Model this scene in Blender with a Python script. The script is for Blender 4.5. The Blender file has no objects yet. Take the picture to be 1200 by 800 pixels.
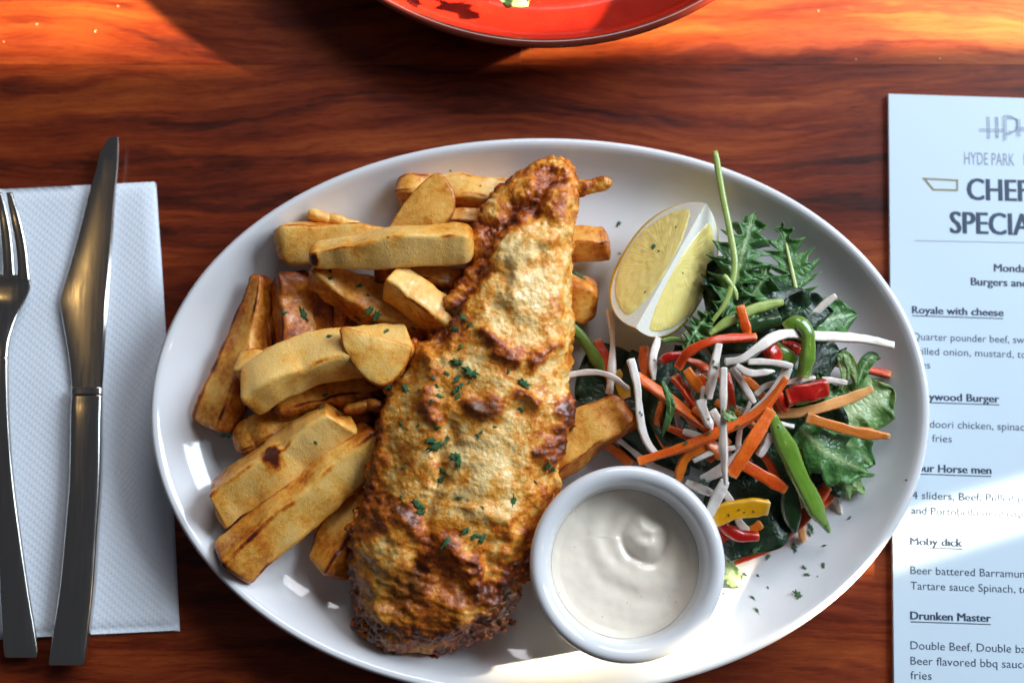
import bpy, bmesh, math, random
import numpy as np
from mathutils import Vector, Matrix, noise as mn

SC = bpy.context.scene
COL = SC.collection
R = math.radians

# ------------------------------------------------------------------ camera
TILT, DIST, FOC, TZ = R(9), 0.66, 49.0, 0.02
CAM = np.array([0, -DIST * math.sin(TILT), TZ + DIST * math.cos(TILT)])
FWD = np.array([0, math.sin(TILT), -math.cos(TILT)])
UP = np.array([0, math.cos(TILT), math.sin(TILT)])
RT = np.array([1.0, 0, 0])
cam_d = bpy.data.cameras.new('camera')
cam_d.lens = FOC
cam_d.sensor_width = 36
cam_d.clip_start, cam_d.clip_end = 0.01, 50
cam_d.dof.use_dof = True
cam_d.dof.focus_distance = 0.636
cam_d.dof.aperture_fstop = 4.2
cam = bpy.data.objects.new('camera', cam_d)
COL.objects.link(cam)
cam.location = CAM
cam.rotation_euler = (TILT, 0, 0)
SC.camera = cam

# ------------------------------------------------------------------ light
SC.view_settings.view_transform = 'Standard'
SC.view_settings.look = 'None'
SC.view_settings.exposure = 0.0
SC.view_settings.gamma = 1.0
SC.cycles.use_light_tree = False      # few lamps: plain sampling keeps the narrow sun shafts clean
w = bpy.data.worlds.new('World')
SC.world = w
w.use_nodes = True
bg = w.node_tree.nodes['Background']
bg.inputs[0].default_value = (0.70, 0.74, 0.85, 1)
bg.inputs[1].default_value = 0.065


def area(name, loc, target, sx, sy, watts, col, spread=180.0, xdir=None):
    l = bpy.data.lights.new(name, 'AREA')
    l.shape = 'RECTANGLE'
    l.size, l.size_y = sx, sy
    l.energy, l.color = watts, col
    l.spread = R(spread)
    o = bpy.data.objects.new(name, l)
    COL.objects.link(o)
    loc, target = Vector(loc), Vector(target)
    z = (loc - target).normalized()
    x = Vector(xdir) if xdir is not None else Vector((0, 0, 1)).cross(z)
    x = (x - x.dot(z) * z).normalized()
    y = z.cross(x)
    m = Matrix((x, y, z)).transposed().to_4x4()
    m.translation = loc
    o.matrix_world = m
    return o


# the restaurant window, up and to the right of the table
area('window_light', (1.35, 0.74, 1.02), (0.0, -0.02, 0.0), 1.0, 0.88, 46.0, (0.76, 0.88, 1.0))
# weaker fill lamp added on the far side to lift the exposure
area('far_fill_light', (0.25, 1.15, 0.95), (0.0, 0.0, 0.0), 0.7, 0.5, 8.5, (0.97, 0.96, 1.0))
# warm pendant lamp whose glint shows on the cutlery
area('pendant_lamp', (-0.70, 0.25, 1.15), (-0.2, 0.0, 0.0), 0.055, 0.055, 0.10, (1.0, 0.62, 0.22))
area('wall_lamp', (0.95, -0.25, 0.75), (0.2, -0.05, 0.0), 0.03, 0.03, 0.25, (1.0, 0.6, 0.3))

SUN_AZ, SUN_EL = R(6), R(20)
SUN = np.array([math.cos(SUN_EL) * math.cos(SUN_AZ), math.cos(SUN_EL) * math.sin(SUN_AZ), math.sin(SUN_EL)])


def unp(px, py, z=0.0):
    """the point at height z seen at pixel (px, py) of the 1200x800 photograph"""
    s = FOC / 36 * 1200
    d = FWD + (px - 600) / s * RT - (py - 400) / s * UP
    return CAM + (z - CAM[2]) / d[2] * d


def mpp(z):
    return (CAM[2] - z) / math.cos(TILT) / (FOC / 36 * 1200)


def beam(name, p0, p1, width, watts, spread):
    """narrow shaft of low sun through the blinds, striking the table along p0-p1"""
    a, b = unp(*p0, 0.0), unp(*p1, 0.0)
    c = (a + b) / 2
    st = (b - a)
    L = np.linalg.norm(st)
    st = st / L
    u = st - st.dot(SUN) * SUN
    k = np.linalg.norm(u)
    return area(name, c + SUN * 0.75, c, L * k, width, watts, (1.0, 0.85, 0.60), spread, u)


beam('sun_streak', (470, 800), (1330, 548), 0.0112, 0.085, 2.0)
beam('sun_patch', (-330, -46), (1500, -70), 0.105, 1.5, 2.0)

# ------------------------------------------------------------------ material helpers


class NT:
    def __init__(self, name):
        self.m = bpy.data.materials.new(name)
        self.m.use_nodes = True
        self.t = self.m.node_tree
        self.p = self.t.nodes['Principled BSDF']
        self.co = self.n('ShaderNodeTexCoord')

    def n(self, typ, **kw):
        x = self.t.nodes.new(typ)
        for k, v in kw.items():
            setattr(x, k, v)
        return x

    def set(self, node, name, v):
        s = node.inputs[name]
        if isinstance(v, bpy.types.NodeSocket):
            self.t.links.new(v, s)
        else:
            s.default_value = v

    def P(self, **kw):
        for k, v in kw.items():
            k = {'base': 'Base Color', 'rough': 'Roughness', 'metal': 'Metallic', 'spec': 'Specular IOR Level',
                 'sss': 'Subsurface Weight', 'sssr': 'Subsurface Radius', 'ssss': 'Subsurface Scale', 'coat': 'Coat Weight',
                 'coatr': 'Coat Roughness', 'normal': 'Normal', 'trans': 'Transmission Weight', 'ior': 'IOR'}[k]
            if k == 'Base Color' and isinstance(v, tuple) and len(v) == 3:
                v = (*v, 1)
            self.set(self.p, k, v)

    def obj(self):
        return self.co.outputs['Object']

    def noise(self, scale, detail=3, rough=.55, vec=None, dist=0.0, w=None):
        x = self.n('ShaderNodeTexNoise')
        if w is not None:
            x.noise_dimensions = '4D'
            self.set(x, 'W', w)
        self.set(x, 'Vector', vec if vec is not None else self.obj())
        self.set(x, 'Scale', scale)
        self.set(x, 'Detail', detail)
        self.set(x, 'Roughness', rough)
        self.set(x, 'Distortion', dist)
        return x.outputs[0]

    def map(self, vec, scale=(1, 1, 1), loc=(0, 0, 0), rot=(0, 0, 0)):
        x = self.n('ShaderNodeMapping')
        self.set(x, 'Vector', vec)
        self.set(x, 'Scale', scale)
        self.set(x, 'Location', loc)
        self.set(x, 'Rotation', rot)
        return x.outputs[0]

    def math(self, op, a, b=0.0, c=None, clamp=False):
        x = self.n('ShaderNodeMath', operation=op, use_clamp=clamp)
        for i, v in enumerate((a, b) if c is None else (a, b, c)):
            if isinstance(v, bpy.types.NodeSocket):
                self.t.links.new(v, x.inputs[i])
            else:
                x.inputs[i].default_value = v
        return x.outputs[0]

    def ramp(self, f, stops, interp='LINEAR'):
        x = self.n('ShaderNodeValToRGB')
        x.color_ramp.interpolation = interp
        e = x.color_ramp.elements
        while len(e) < len(stops):
            e.new(0.5)
        for el, (p, c) in zip(e, stops):
            el.position = p
            el.color = (*c, 1) if len(c) == 3 else c
        self.t.links.new(f, x.inputs[0])
        return x.outputs[0]

    def mix(self, f, a, b, typ='MIX'):
        x = self.n('ShaderNodeMix', data_type='RGBA', blend_type=typ)
        for s, v in ((x.inputs[0], f), (x.inputs[6], a), (x.inputs[7], b)):
            if isinstance(v, bpy.types.NodeSocket):
                self.t.links.new(v, s)
            elif isinstance(v, tuple) and len(v) == 3:
                s.default_value = (*v, 1)
            else:
                s.default_value = v
        return x.outputs[2]

    def bump(self, h, strength=.3, dist=.001, normal=None):
        x = self.n('ShaderNodeBump')
        self.set(x, 'Height', h)
        self.set(x, 'Strength', strength)
        self.set(x, 'Distance', dist)
        if normal is not None:
            self.set(x, 'Normal', normal)
        return x.outputs[0]

    def attr(self, name):
        x = self.n('ShaderNodeAttribute', attribute_name=name)
        return x.outputs['Fac']

    def rand(self):
        return self.n('ShaderNodeObjectInfo').outputs['Random']


# ------------------------------------------------------------------ mesh helpers
def tag(o, label=None, cat=None, group=None, kind=None):
    if label:
        o['label'] = label
    if cat:
        o['category'] = cat
    if group:
        o['group'] = group
    if kind:
        o['kind'] = kind
    return o


def make(name, verts, faces, mat, parent=None, attrs=None, smooth=True, origin=None, fmat=None, solid=0.0, fix=True):
    """one mesh object; its origin sits at the base of its own geometry"""
    v = np.asarray(verts, float)
    if origin is None:
        if parent is not None:
            origin = np.zeros(3)
        else:
            lo, hi = v.min(0), v.max(0)
            origin = np.array([(lo[0] + hi[0]) / 2, (lo[1] + hi[1]) / 2, lo[2]])
    if parent is not None:
        base = np.array(parent.get('_o', (0, 0, 0)))
        v = v - base
        origin = np.zeros(3)
    else:
        v = v - origin
    me = bpy.data.meshes.new(name)
    me.from_pydata(v.tolist(), [], [tuple(map(int, f)) for f in faces])
    mats = mat if isinstance(mat, (list, tuple)) else [mat]
    for mm in mats:
        me.materials.append(mm)
    if fmat is not None:
        me.polygons.foreach_set('material_index', np.asarray(fmat, np.int32))
    for k, a in (attrs or {}).items():
        at = me.attributes.new(k, 'FLOAT', 'POINT')
        at.data.foreach_set('value', np.asarray(a, np.float32))
    if fix:
        bm = bmesh.new()
        bm.from_mesh(me)
        bmesh.ops.recalc_face_normals(bm, faces=bm.faces)
        bm.to_mesh(me)
        bm.free()
    me.polygons.foreach_set('use_smooth', [smooth] * len(me.polygons))
    me.update()
    o = bpy.data.objects.new(name, me)
    COL.objects.link(o)
    if parent is not None:
        o.parent = parent
    else:
        o.location = origin
        ORIG[o.name] = origin
    if solid:
        s = o.modifiers.new('thickness', 'SOLIDIFY')
        s.thickness = solid
        s.offset = 0
    return o


ORIG = {}


def setbase(o):
    """remember a top-level object's origin while its parts are added"""
    o['_o'] = tuple(float(x) for x in (ORIG.get(o.name, o.location)))
    return o


def empty(name, loc):
    o = bpy.data.objects.new(name, None)
    COL.objects.link(o)
    o.location = tuple(loc)
    o.empty_display_size = 0.01
    o['_o'] = tuple(float(x) for x in loc)
    return o


def grid_faces(n, m, closed_u=False, closed_v=False, flip=False):
    f = []
    for i in range(n if closed_u else n - 1):
        for j in range(m if closed_v else m - 1):
            a, b = i * m + j, i * m + (j + 1) % m
            c, d = ((i + 1) % n) * m + (j + 1) % m, ((i + 1) % n) * m + j
            f.append((a, d, c, b) if flip else (a, b, c, d))
    return f


def catmull(pts, n):
    pts = np.asarray(pts, float)
    k = len(pts)
    if k == 1:
        return np.repeat(pts, n, 0)
    d = np.r_[0, np.cumsum(np.maximum(np.linalg.norm(np.diff(pts[:, :3], axis=0), axis=1), 1e-9))]
    d /= d[-1]
    t = np.linspace(0, 1, n) if np.isscalar(n) else np.asarray(n)
    i = np.clip(np.searchsorted(d, t, 'right') - 1, 0, k - 2)
    u = ((t - d[i]) / (d[i + 1] - d[i]))[:, None]
    p = np.vstack([2 * pts[0] - pts[1], pts, 2 * pts[-1] - pts[-2]])
    p0, p1, p2, p3 = p[i], p[i + 1], p[i + 2], p[i + 3]
    return 0.5 * (2 * p1 + (p2 - p0) * u + (2 * p0 - 5 * p1 + 4 * p2 - p3) * u ** 2 + (3 * p1 - p0 - 3 * p2 + p3) * u ** 3)


def nz(P, scale, seed=0.0, octaves=3, ridged=False):
    out = np.empty(len(P))
    off = Vector((seed * 13.7, seed * 7.3, seed * 3.1))
    for i, p in enumerate(P):
        q = Vector(p) * scale + off
        if ridged:
            out[i] = mn.ridged_multi_fractal(q, 0.9, 2.1, octaves, 1.0, 2.0)
        else:
            out[i] = mn.fractal(q, 1.0, 2.0, octaves)
    return out


def sweep(C, Wd, Th, expo=4.0, roll=0.0, ring=20, endr=0.0, slant=(0, 0)):
    """tube of superelliptic section along path C; rounded or cut ends. returns verts, faces, t, angle"""
    n = len(C)
    T = np.gradient(C, axis=0)
    T /= np.linalg.norm(T, axis=1)[:, None]
    S = np.cross(T, [0, 0, 1.0])
    S /= np.maximum(np.linalg.norm(S, axis=1), 1e-6)[:, None]
    N = np.cross(S, T)
    roll = np.broadcast_to(np.asarray(roll, float), (n,))
    cr, sr = np.cos(roll)[:, None], np.sin(roll)[:, None]
    S, N = S * cr + N * sr, N * cr - S * sr
    a = np.linspace(0, 2 * np.pi, ring, endpoint=False)
    cx = np.sign(np.cos(a)) * np.abs(np.cos(a)) ** (2 / expo)
    sx = np.sign(np.sin(a)) * np.abs(np.sin(a)) ** (2 / expo)
    V = C[:, None] + S[:, None] * (cx[None, :, None] * Wd[:, None, None] / 2) + N[:, None] * (sx[None, :, None] * Th[:, None, None] / 2)
    V = V + T[:, None] * ((cx[None, :, None] * slant[0] + sx[None, :, None] * slant[1]) * (np.linspace(-1, 1, n)[:, None, None]))
    V = V.reshape(-1, 3)
    F = grid_faces(n, ring, closed_v=True, flip=True)
    b = len(V)
    V = np.vstack([V, V[:ring].mean(0), V[-ring:].mean(0)])
    for j in range(ring):
        F.append((b, j, (j + 1) % ring))
        e = (n - 1) * ring
        F.append((b + 1, e + (j + 1) % ring, e + j))
    t = np.r_[np.repeat(np.linspace(0, 1, n), ring), 0, 1]
    A = np.r_[np.tile(a, n), 0, 0]
    corner = np.r_[np.tile(np.abs(np.sin(2 * a)), n), .3, .3]
    return V, F, t, A, corner


def endprof(t, L, r):
    """rounds the ends of a sweep: scale of the section at t for corner radius r"""
    d = np.minimum(t, 1 - t) * L
    x = np.clip(d / max(r, 1e-9), 0, 1)
    return np.sqrt(np.clip(1 - (1 - x) ** 2, 0, 1))


# non-uniform t: dense near the ends
def tgrid(n):
    x = np.linspace(0, 1, n)
    return 0.5 - 0.5 * np.sign(0.5 - x) * np.abs(1 - 2 * x) ** 0.62 if False else (x - np.sin(2 * np.pi * x) / (2 * np.pi) * 0.75)


# ------------------------------------------------------------------ materials
def m_wood():
    k = NT('varnished_wood')
    isl = k.n('ShaderNodeNewGeometry').outputs['Random Per Island']
    off = k.n('ShaderNodeCombineXYZ')
    tone = k.attr('tone')
    k.set(off, 'X', k.math('MULTIPLY', isl, 3.7))
    k.set(off, 'Y', k.math('MULTIPLY', isl, 1.9))
    add = k.n('ShaderNodeVectorMath', operation='ADD')
    k.t.links.new(k.obj(), add.inputs[0])
    k.t.links.new(off.outputs[0], add.inputs[1])
    v = add.outputs[0]
    # slow wander of the grain, and swirls round knots
    wn = k.n('ShaderNodeTexNoise')
    k.set(wn, 'Vector', k.map(v, (4.5, 11, 1)))
    k.set(wn, 'Scale', 1.0)
    k.set(wn, 'Detail', 4)
    sub = k.n('ShaderNodeVectorMath', operation='SUBTRACT')
    k.t.links.new(wn.outputs['Color'], sub.inputs[0])
    sub.inputs[1].default_value = (.5, .5, .5)
    scl = k.n('ShaderNodeVectorMath', operation='MULTIPLY')
    k.t.links.new(sub.outputs[0], scl.inputs[0])
    scl.inputs[1].default_value = (0.012, 0.060, 0)
    add2 = k.n('ShaderNodeVectorMath', operation='ADD')
    k.t.links.new(v, add2.inputs[0])
    k.t.links.new(scl.outputs[0], add2.inputs[1])
    gv = add2.outputs[0]
    g1 = k.noise(1.0, 7, .68, k.map(gv, (3.2, 46, 1)))
    g2 = k.noise(1.0, 5, .65, k.map(gv, (13, 270, 1)))
    g3 = k.noise(1.0, 3, .65, k.map(v, (120, 1100, 1)))
    wv = k.n('ShaderNodeTexWave', wave_type='BANDS', bands_direction='Y')
    k.set(wv, 'Vector', k.map(gv, (.30, 1, 1)))
    for q, x in (('Scale', 16), ('Distortion', 7), ('Detail', 4), ('Detail Scale', 2.2), ('Detail Roughness', .6)):
        k.set(wv, q, x)
    vein = k.ramp(wv.outputs['Fac'], [(.0, (1,) * 3), (.22, (0,) * 3)])
    pore = k.ramp(g3, [(.30, (1,) * 3), (.42, (0,) * 3)])
    blot = k.noise(1.0, 3, .6, k.map(v, (7, 16, 1)))
    s = k.math('ADD', k.math('MULTIPLY', g1, .62), k.math('MULTIPLY', g2, .26))
    s = k.math('ADD', s, k.math('MULTIPLY', g3, .12))
    s = k.math('ADD', s, k.math('MULTIPLY', k.math('SUBTRACT', blot, .5), .36))
    s = k.math('ADD', s, tone)
    s = k.math('SUBTRACT', s, k.math('MULTIPLY', vein, .060))
    s = k.math('SUBTRACT', s, k.math('MULTIPLY', pore, .06))
    c = k.ramp(s, [(.28, (.011, .0020, .0012)), (.37, (.056, .0074, .0026)), (.47, (.140, .0175, .0038)), (.58, (.245, .043, .0068)), (.74, (.38, .108, .016))])
    k.P(base=c, spec=.25, coat=.06, coatr=.2)
    k.P(rough=k.ramp(g2, [(.3, (.36,) * 3), (.7, (.5,) * 3)]))
    k.P(normal=k.bump(k.math('ADD', k.math('MULTIPLY', g3, .7), g2), .16, .0004))
    return k.m


def m_ceramic(name, col, rough=.09):
    k = NT(name)
    n = k.noise(26, 2)
    k.P(base=k.mix(n, tuple(c * .965 for c in col), col), rough=rough, spec=.55, coat=.3, coatr=.05)
    k.P(normal=k.bump(k.noise(45, 2), .03, .0015))
    return k.m


def m_steel():
    k = NT('polished_steel')
    sc = k.noise(1.0, 3, .6, k.map(k.obj(), (520, 42, 300)))
    k.P(base=(.60, .58, .55), metal=1.0, rough=k.ramp(sc, [(.3, (.13,) * 3), (.75, (.24,) * 3)]))
    k.P(normal=k.bump(sc, .05, .0003))
    return k.m


def m_napkin():
    k = NT('embossed_paper_napkin')
    a = k.n('ShaderNodeTexWave', wave_type='BANDS', bands_direction='X', wave_profile='SIN')
    b = k.n('ShaderNodeTexWave', wave_type='BANDS', bands_direction='X', wave_profile='SIN')
    k.set(a, 'Vector', k.map(k.obj(), rot=(0, 0, R(38))))
    k.set(b, 'Vector', k.map(k.obj(), rot=(0, 0, R(-50))))
    for x, s in ((a, 150), (b, 105)):
        k.set(x, 'Scale', s)
        k.set(x, 'Distortion', .35)
        k.set(x, 'Detail', 1)
    h = k.math('MULTIPLY', a.outputs['Fac'], k.math('ADD', k.math('MULTIPLY', b.outputs['Fac'], .7), .3))
    fib = k.noise(1800, 2)
    k.P(base=(.74, .80, .88), rough=.85, spec=.2, sss=.0)
    k.P(normal=k.bump(k.math('ADD', h, k.math('MULTIPLY', fib, .25)), .32, .0006))
    return k.m


def m_paper():
    k = NT('menu_paper')
    k.P(base=(.60, .73, .83), rough=.45, spec=.35)
    k.P(normal=k.bump(k.noise(900, 2), .05, .0002))
    return k.m


def m_plain(name, col, rough=.5, **kw):
    k = NT(name)
    n = k.noise(300, 3)
    k.P(base=k.mix(n, tuple(c * .85 for c in col), col), rough=rough, **kw)
    return k.m


def m_fry():
    k = NT('fried_potato')
    r = k.rand()
    br = k.attr('brown')
    n1 = k.noise(70, 4, .6, w=k.math('MULTIPLY', r, 20))
    n2 = k.noise(420, 3, .6, w=k.math('MULTIPLY', r, 20))
    n3 = k.noise(1500, 2, .6)
    s = k.math('ADD', br, k.math('MULTIPLY', k.math('SUBTRACT', n1, .5), 1.35))
    s = k.math('ADD', s, k.math('MULTIPLY', k.math('SUBTRACT', n2, .5), .75))
    s = k.math('ADD', s, k.math('MULTIPLY', k.math('SUBTRACT', r, .5), .16))
    c = k.ramp(s, [(0.0, (.89, .56, .175)), (.20, (.86, .47, .10)), (.38, (.77, .325, .044)), (.56, (.56, .165, .013)), (.76, (.31, .060, .005)), (1.0, (.07, .012, .003))])
    k.P(base=c, spec=.45, coat=k.ramp(k.noise(240, 2), [(.5, (0,) * 3), (.68, (.55,) * 3)]), coatr=.16, sss=.08, sssr=(.006, .003, .001), ssss=.4)
    k.P(rough=k.ramp(n2, [(.35, (.30,) * 3), (.7, (.55,) * 3)]))
    b1 = k.bump(n2, .30, .0008)
    v = k.n('ShaderNodeTexVoronoi')
    k.set(v, 'Vector', k.obj())
    k.set(v, 'Scale', 520)
    spots = k.ramp(v.outputs['Distance'], [(.0, (1,) * 3), (.32, (0,) * 3)])
    k.P(normal=k.bump(k.math('ADD', k.math('MULTIPLY', n3, .6), k.math('MULTIPLY', spots, .5)), 0.38, .0006, b1))
    return k.m


def m_batter():
    k = NT('crisp_beer_batter')
    br = k.attr('brown')
    n1 = k.noise(110, 5, .65)
    n2 = k.noise(520, 4, .65)
    n3 = k.noise(950, 3, .6)
    s = k.math('ADD', br, k.math('MULTIPLY', k.math('SUBTRACT', n1, .5), 1.9))
    s = k.math('ADD', s, k.math('MULTIPLY', k.math('SUBTRACT', n2, .5), .80))
    c = k.ramp(s, [(0.0, (.92, .645, .27)), (.14, (.90, .52, .145)), (.29, (.82, .345, .044)), (.44, (.68, .215, .013)), (.60, (.48, .105, .007)), (.82, (.25, .044, .004)), (1.0, (.10, .016, .003))])
    oil = k.noise(60, 3, .6)
    c = k.mix(k.math('MULTIPLY', k.attr('olive'), .75), c, (.30, .135, .016))
    k.P(base=c, spec=.55, coat=k.ramp(oil, [(.47, (.02,) * 3), (.64, (.5,) * 3)]), coatr=.12, sss=.06, sssr=(.006, .0028, .001), ssss=.4)
    k.P(rough=k.ramp(n2, [(.35, (.16,) * 3), (.7, (.50,) * 3)]))
    b1 = k.bump(n2, .5, .0012)
    v = k.n('ShaderNodeTexVoronoi')
    k.set(v, 'Vector', k.obj())
    k.set(v, 'Scale', 300)
    k.set(v, 'Randomness', 1)
    bub = k.ramp(v.outputs['Distance'], [(.0, (1,) * 3), (.45, (0,) * 3)])
    k.P(normal=k.bump(k.math('ADD', k.math('MULTIPLY', n3, .6), bub), .38, .0009, b1))
    return k.m


def m_veg(name, a, b, rough=.3, sss=.15, grain=(1, 1, 1), coat=.35, tip=None):
    k = NT(name)
    r = k.rand()
    n = k.noise(160, 3, .6, w=k.math('MULTIPLY', r, 30))
    n2 = k.noise(900, 3, .6)
    fv = k.n('ShaderNodeCombineXYZ')
    k.set(fv, 'X', k.math('MULTIPLY', k.attr('fa'), 22))
    k.set(fv, 'Y', k.math('MULTIPLY', k.attr('fu'), 90))
    fib = k.noise(1.0, 3, .6, fv.outputs[0], w=k.math('MULTIPLY', r, 30))
    s = k.math('ADD', k.math('MULTIPLY', n, .45), k.math('MULTIPLY', k.math('SUBTRACT', r, .5), .6))
    s = k.math('ADD', s, k.math('MULTIPLY', fib, .45))
    c = k.ramp(s, [(.25, a), (.68, b)])
    if tip:
        e = k.attr('end')
        c = k.mix(k.math('MULTIPLY', e, 1.0, clamp=True), c, tip)
    k.P(base=c, rough=k.ramp(n2, [(.3, (rough * .7,) * 3), (.75, (rough * 1.5,) * 3)]), spec=.5, coat=coat, coatr=.12, sss=sss, sssr=(.004, .002, .0012), ssss=.4)
    k.P(normal=k.bump(k.math('ADD', k.math('MULTIPLY', n2, .6), k.math('ADD', fib, k.math('MULTIPLY', n, .4))), .4, .0006))
    return k.m


def m_leaf(name, dark, light, vein):
    k = NT(name)
    r = k.rand()
    n = k.noise(130, 4, .6, w=k.math('MULTIPLY', r, 30))
    mid = k.attr('mid')
    c = k.ramp(n, [(.3, dark), (.7, light)])
    c = k.mix(mid, c, vein)
    k.P(base=c, rough=k.ramp(k.noise(500, 3), [(.3, (.28,) * 3), (.7, (.5,) * 3)]), spec=.45, coat=.15, coatr=.2, sss=.1, sssr=(.002, .003, .001), ssss=.3)
    vn = k.n('ShaderNodeTexVoronoi', feature='DISTANCE_TO_EDGE')
    k.set(vn, 'Vector', k.obj())
    k.set(vn, 'Scale', 300)
    k.P(normal=k.bump(k.math('ADD', k.math('MULTIPLY', k.math('MINIMUM', vn.outputs['Distance'], .25), 2.0), n), .5, .0008))
    return k.m


WOOD = m_wood()
PLATE = m_ceramic('white_glazed_china', (.745, .755, .775))
CREAM = m_ceramic('cream_glazed_china', (.80, .79, .75))
STEEL = m_steel()
NAP = m_napkin()
PAPER = m_paper()
FRY = m_fry()
BATTER = m_batter()
CARROT = m_veg('raw_carrot', (.70, .050, .004), (.90, .215, .012), tip=(.90, .36, .08))
PALE_CARROT = m_veg('pale_carrot', (.78, .22, .03), (.86, .42, .14), tip=(.86, .55, .28))
REDPEP = m_veg('red_pepper_skin', (.42, .008, .005), (.60, .022, .010), rough=.14, coat=.6, tip=(.66, .15, .06))
YELPEP = m_veg('yellow_pepper_skin', (.78, .36, .005), (.85, .48, .012), rough=.18, coat=.5, tip=(.85, .72, .35))
GRNPEP = m_veg('green_pepper_skin', (.055, .14, .012), (.13, .26, .025), rough=.16, coat=.6, tip=(.42, .52, .14))
DARKGRN = m_veg('dark_green_skin', (.012, .045, .014), (.03, .085, .022), rough=.14, coat=.6)
DAIKON = m_veg('raw_white_radish', (.70, .60, .52), (.86, .80, .74), rough=.24, sss=.45, coat=.5, tip=(.86, .85, .80))
STEM = m_veg('pale_green_stalk', (.36, .48, .12), (.56, .66, .28), rough=.3)
DARKSTEM = m_veg('green_stalk', (.10, .22, .03), (.20, .36, .06), rough=.3)
LEAFM = m_leaf('mizuna_leaf', (.024, .095, .020), (.10, .25, .060), (.40, .52, .24))
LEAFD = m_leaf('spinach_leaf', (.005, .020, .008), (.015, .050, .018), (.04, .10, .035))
LEAFL = m_leaf('lettuce_leaf', (.09, .21, .05), (.26, .38, .13), (.56, .63, .36))
PARS = m_leaf('parsley', (.012, .072, .018), (.045, .19, .05), (.08, .2, .07))
PEPR = m_plain('ground_pepper', (.03, .024, .018), .6)

# ------------------------------------------------------------------ table
def bevel_box(x0, x1, y0, y1, z0, z1, b):
    V, F = [], []
    for (z, i) in ((z0, 0), (z1 - b, 0), (z1, b)):
        V += [(x0 + i, y0 + i, z), (x1 - i, y0 + i, z), (x1 - i, y1 - i, z), (x0 + i, y1 - i, z)]
    F.append((3, 2, 1, 0))
    for r_ in (0, 4):
        for j in range(4):
            F.append((r_ + j, r_ + (j + 1) % 4, r_ + 4 + (j + 1) % 4, r_ + 4 + j))
    F.append((8, 9, 10, 11))
    return V, F


def build_table():
    ys = [unp(600, 76)[1] + 0.118 * k for k in range(-5, 4)]
    V, F, tn = [], [], []
    rnd = random.Random(4)
    for i in range(len(ys) - 1):
        cuts = [-0.75, [-.35, unp(441, 140)[0] - .02, .31, -.2, .12, -.4, .2, .05][i % 8], 0.75]
        if i in (3, 4):
            cuts = [-.75, .75]
        if i == 5:
            cuts = [-.75, unp(610, 20)[0], .75]
        if i == 3:
            cuts = [-.75, unp(640, 500)[0], .75]
        if i == 2:
            cuts = [-.75, unp(500, 500)[0], .75]
        for a, b in zip(cuts, cuts[1:]):
            v, f = bevel_box(a + .00002, b - .00002, ys[i] + .00002, ys[i + 1] - .00002, -0.03, 0.0, .00012)
            tn += [{(5, 0): .0, (5, 1): .07, (4, 0): -.01, (3, 0): .02, (3, 1): .05, (2, 0): -.03, (2, 1): .05}.get((i, cuts.index(a)), 0.0)] * len(v)
            F += [tuple(q + len(V) for q in ff) for ff in f]
            V += v
    o = make('table_top', V, F, WOOD, smooth=False, attrs={'tone': tn}, origin=np.array([0, 0, 0.0]))
    tag(o, 'dark red brown varnished table top of wide wooden boards', 'table', kind='structure')
    # a knot in the board
    return o


build_table()

# ------------------------------------------------------------------ plate
PC = np.array([.0135, -.036])
PF = [44.118, .18, -2.756, -14.009, -.309, -.017, -.187, .295, .002]


def plate_r(t):
    s = PF[0] * np.ones_like(t)
    for k in range(1, 5):
        s = s + PF[2 * k - 1] * np.cos(k * t) + PF[2 * k] * np.sin(k * t)
    return s ** -.5


PROF = [(.075, .004), (.062, .004), (.060, .0005), (.054, 0.0), (.051, .0025), (.040, .0045), (.026, .0085), (.012, .016), (.004, .0215), (.0012, .0240), (0.0, .0256), (.0003, .0266), (.0014, .0272), (.0030, .0268),
        (.0050, .0252), (.0085, .0215), (.0130, .0172), (.0185, .0133), (.0250, .0105), (.034, .0087), (.046, .0078), (.060, .0074), (.085, .0072)]


def build_plate():
    n = 240
    t = np.linspace(0, 2 * np.pi, n, endpoint=False)
    rr = plate_r(t)
    prof = catmull([(a, b, 0) for a, b in PROF], 90)[:, :2]
    V = []
    for off, z in prof:
        r_ = rr - off
        V.append(np.stack([PC[0] + r_ * np.cos(t), PC[1] + r_ * np.sin(t), np.full(n, z)], -1))
    V = np.concatenate(V)
    F = grid_faces(len(prof), n, closed_v=True)
    b = len(V)
    V = np.vstack([V, [PC[0], PC[1], .0072], [PC[0], PC[1], .004]])
    m0 = (len(prof) - 1) * n
    for j in range(n):
        F.append((m0 + j, m0 + (j + 1) % n, b))
        F.append(((j + 1) % n, j, b + 1))
    o = make('oval_plate', V, F, PLATE)
    tag(o, 'large white oval china plate holding the fish, fries and salad', 'plate')
    return o


def plate_z(x, y):
    t = math.atan2(y - PC[1], x - PC[0])
    off = float(plate_r(np.array([t]))[0]) - math.hypot(x - PC[0], y - PC[1])
    pr = PROF[12:]
    if off <= 0:
        return 0.0
    return float(np.interp(off, [p[0] for p in pr], [p[1] for p in pr]))


build_plate()


# ------------------------------------------------------------------ lathe
def lathe(prof, c, n=128, wob=0.0):
    prof = np.asarray(prof)
    t = np.linspace(0, 2 * np.pi, n, endpoint=False)
    V = np.concatenate([np.stack([c[0] + r_ * np.cos(t), c[1] + r_ * np.sin(t), np.full(n, c[2] + z)], -1) for r_, z in prof])
    F = grid_faces(len(prof), n, closed_v=True)
    return V, F


RAM_Z = .0072
rc = unp(735.5, 660, .050)
RAMC = np.array([rc[0], rc[1], RAM_Z])


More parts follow.
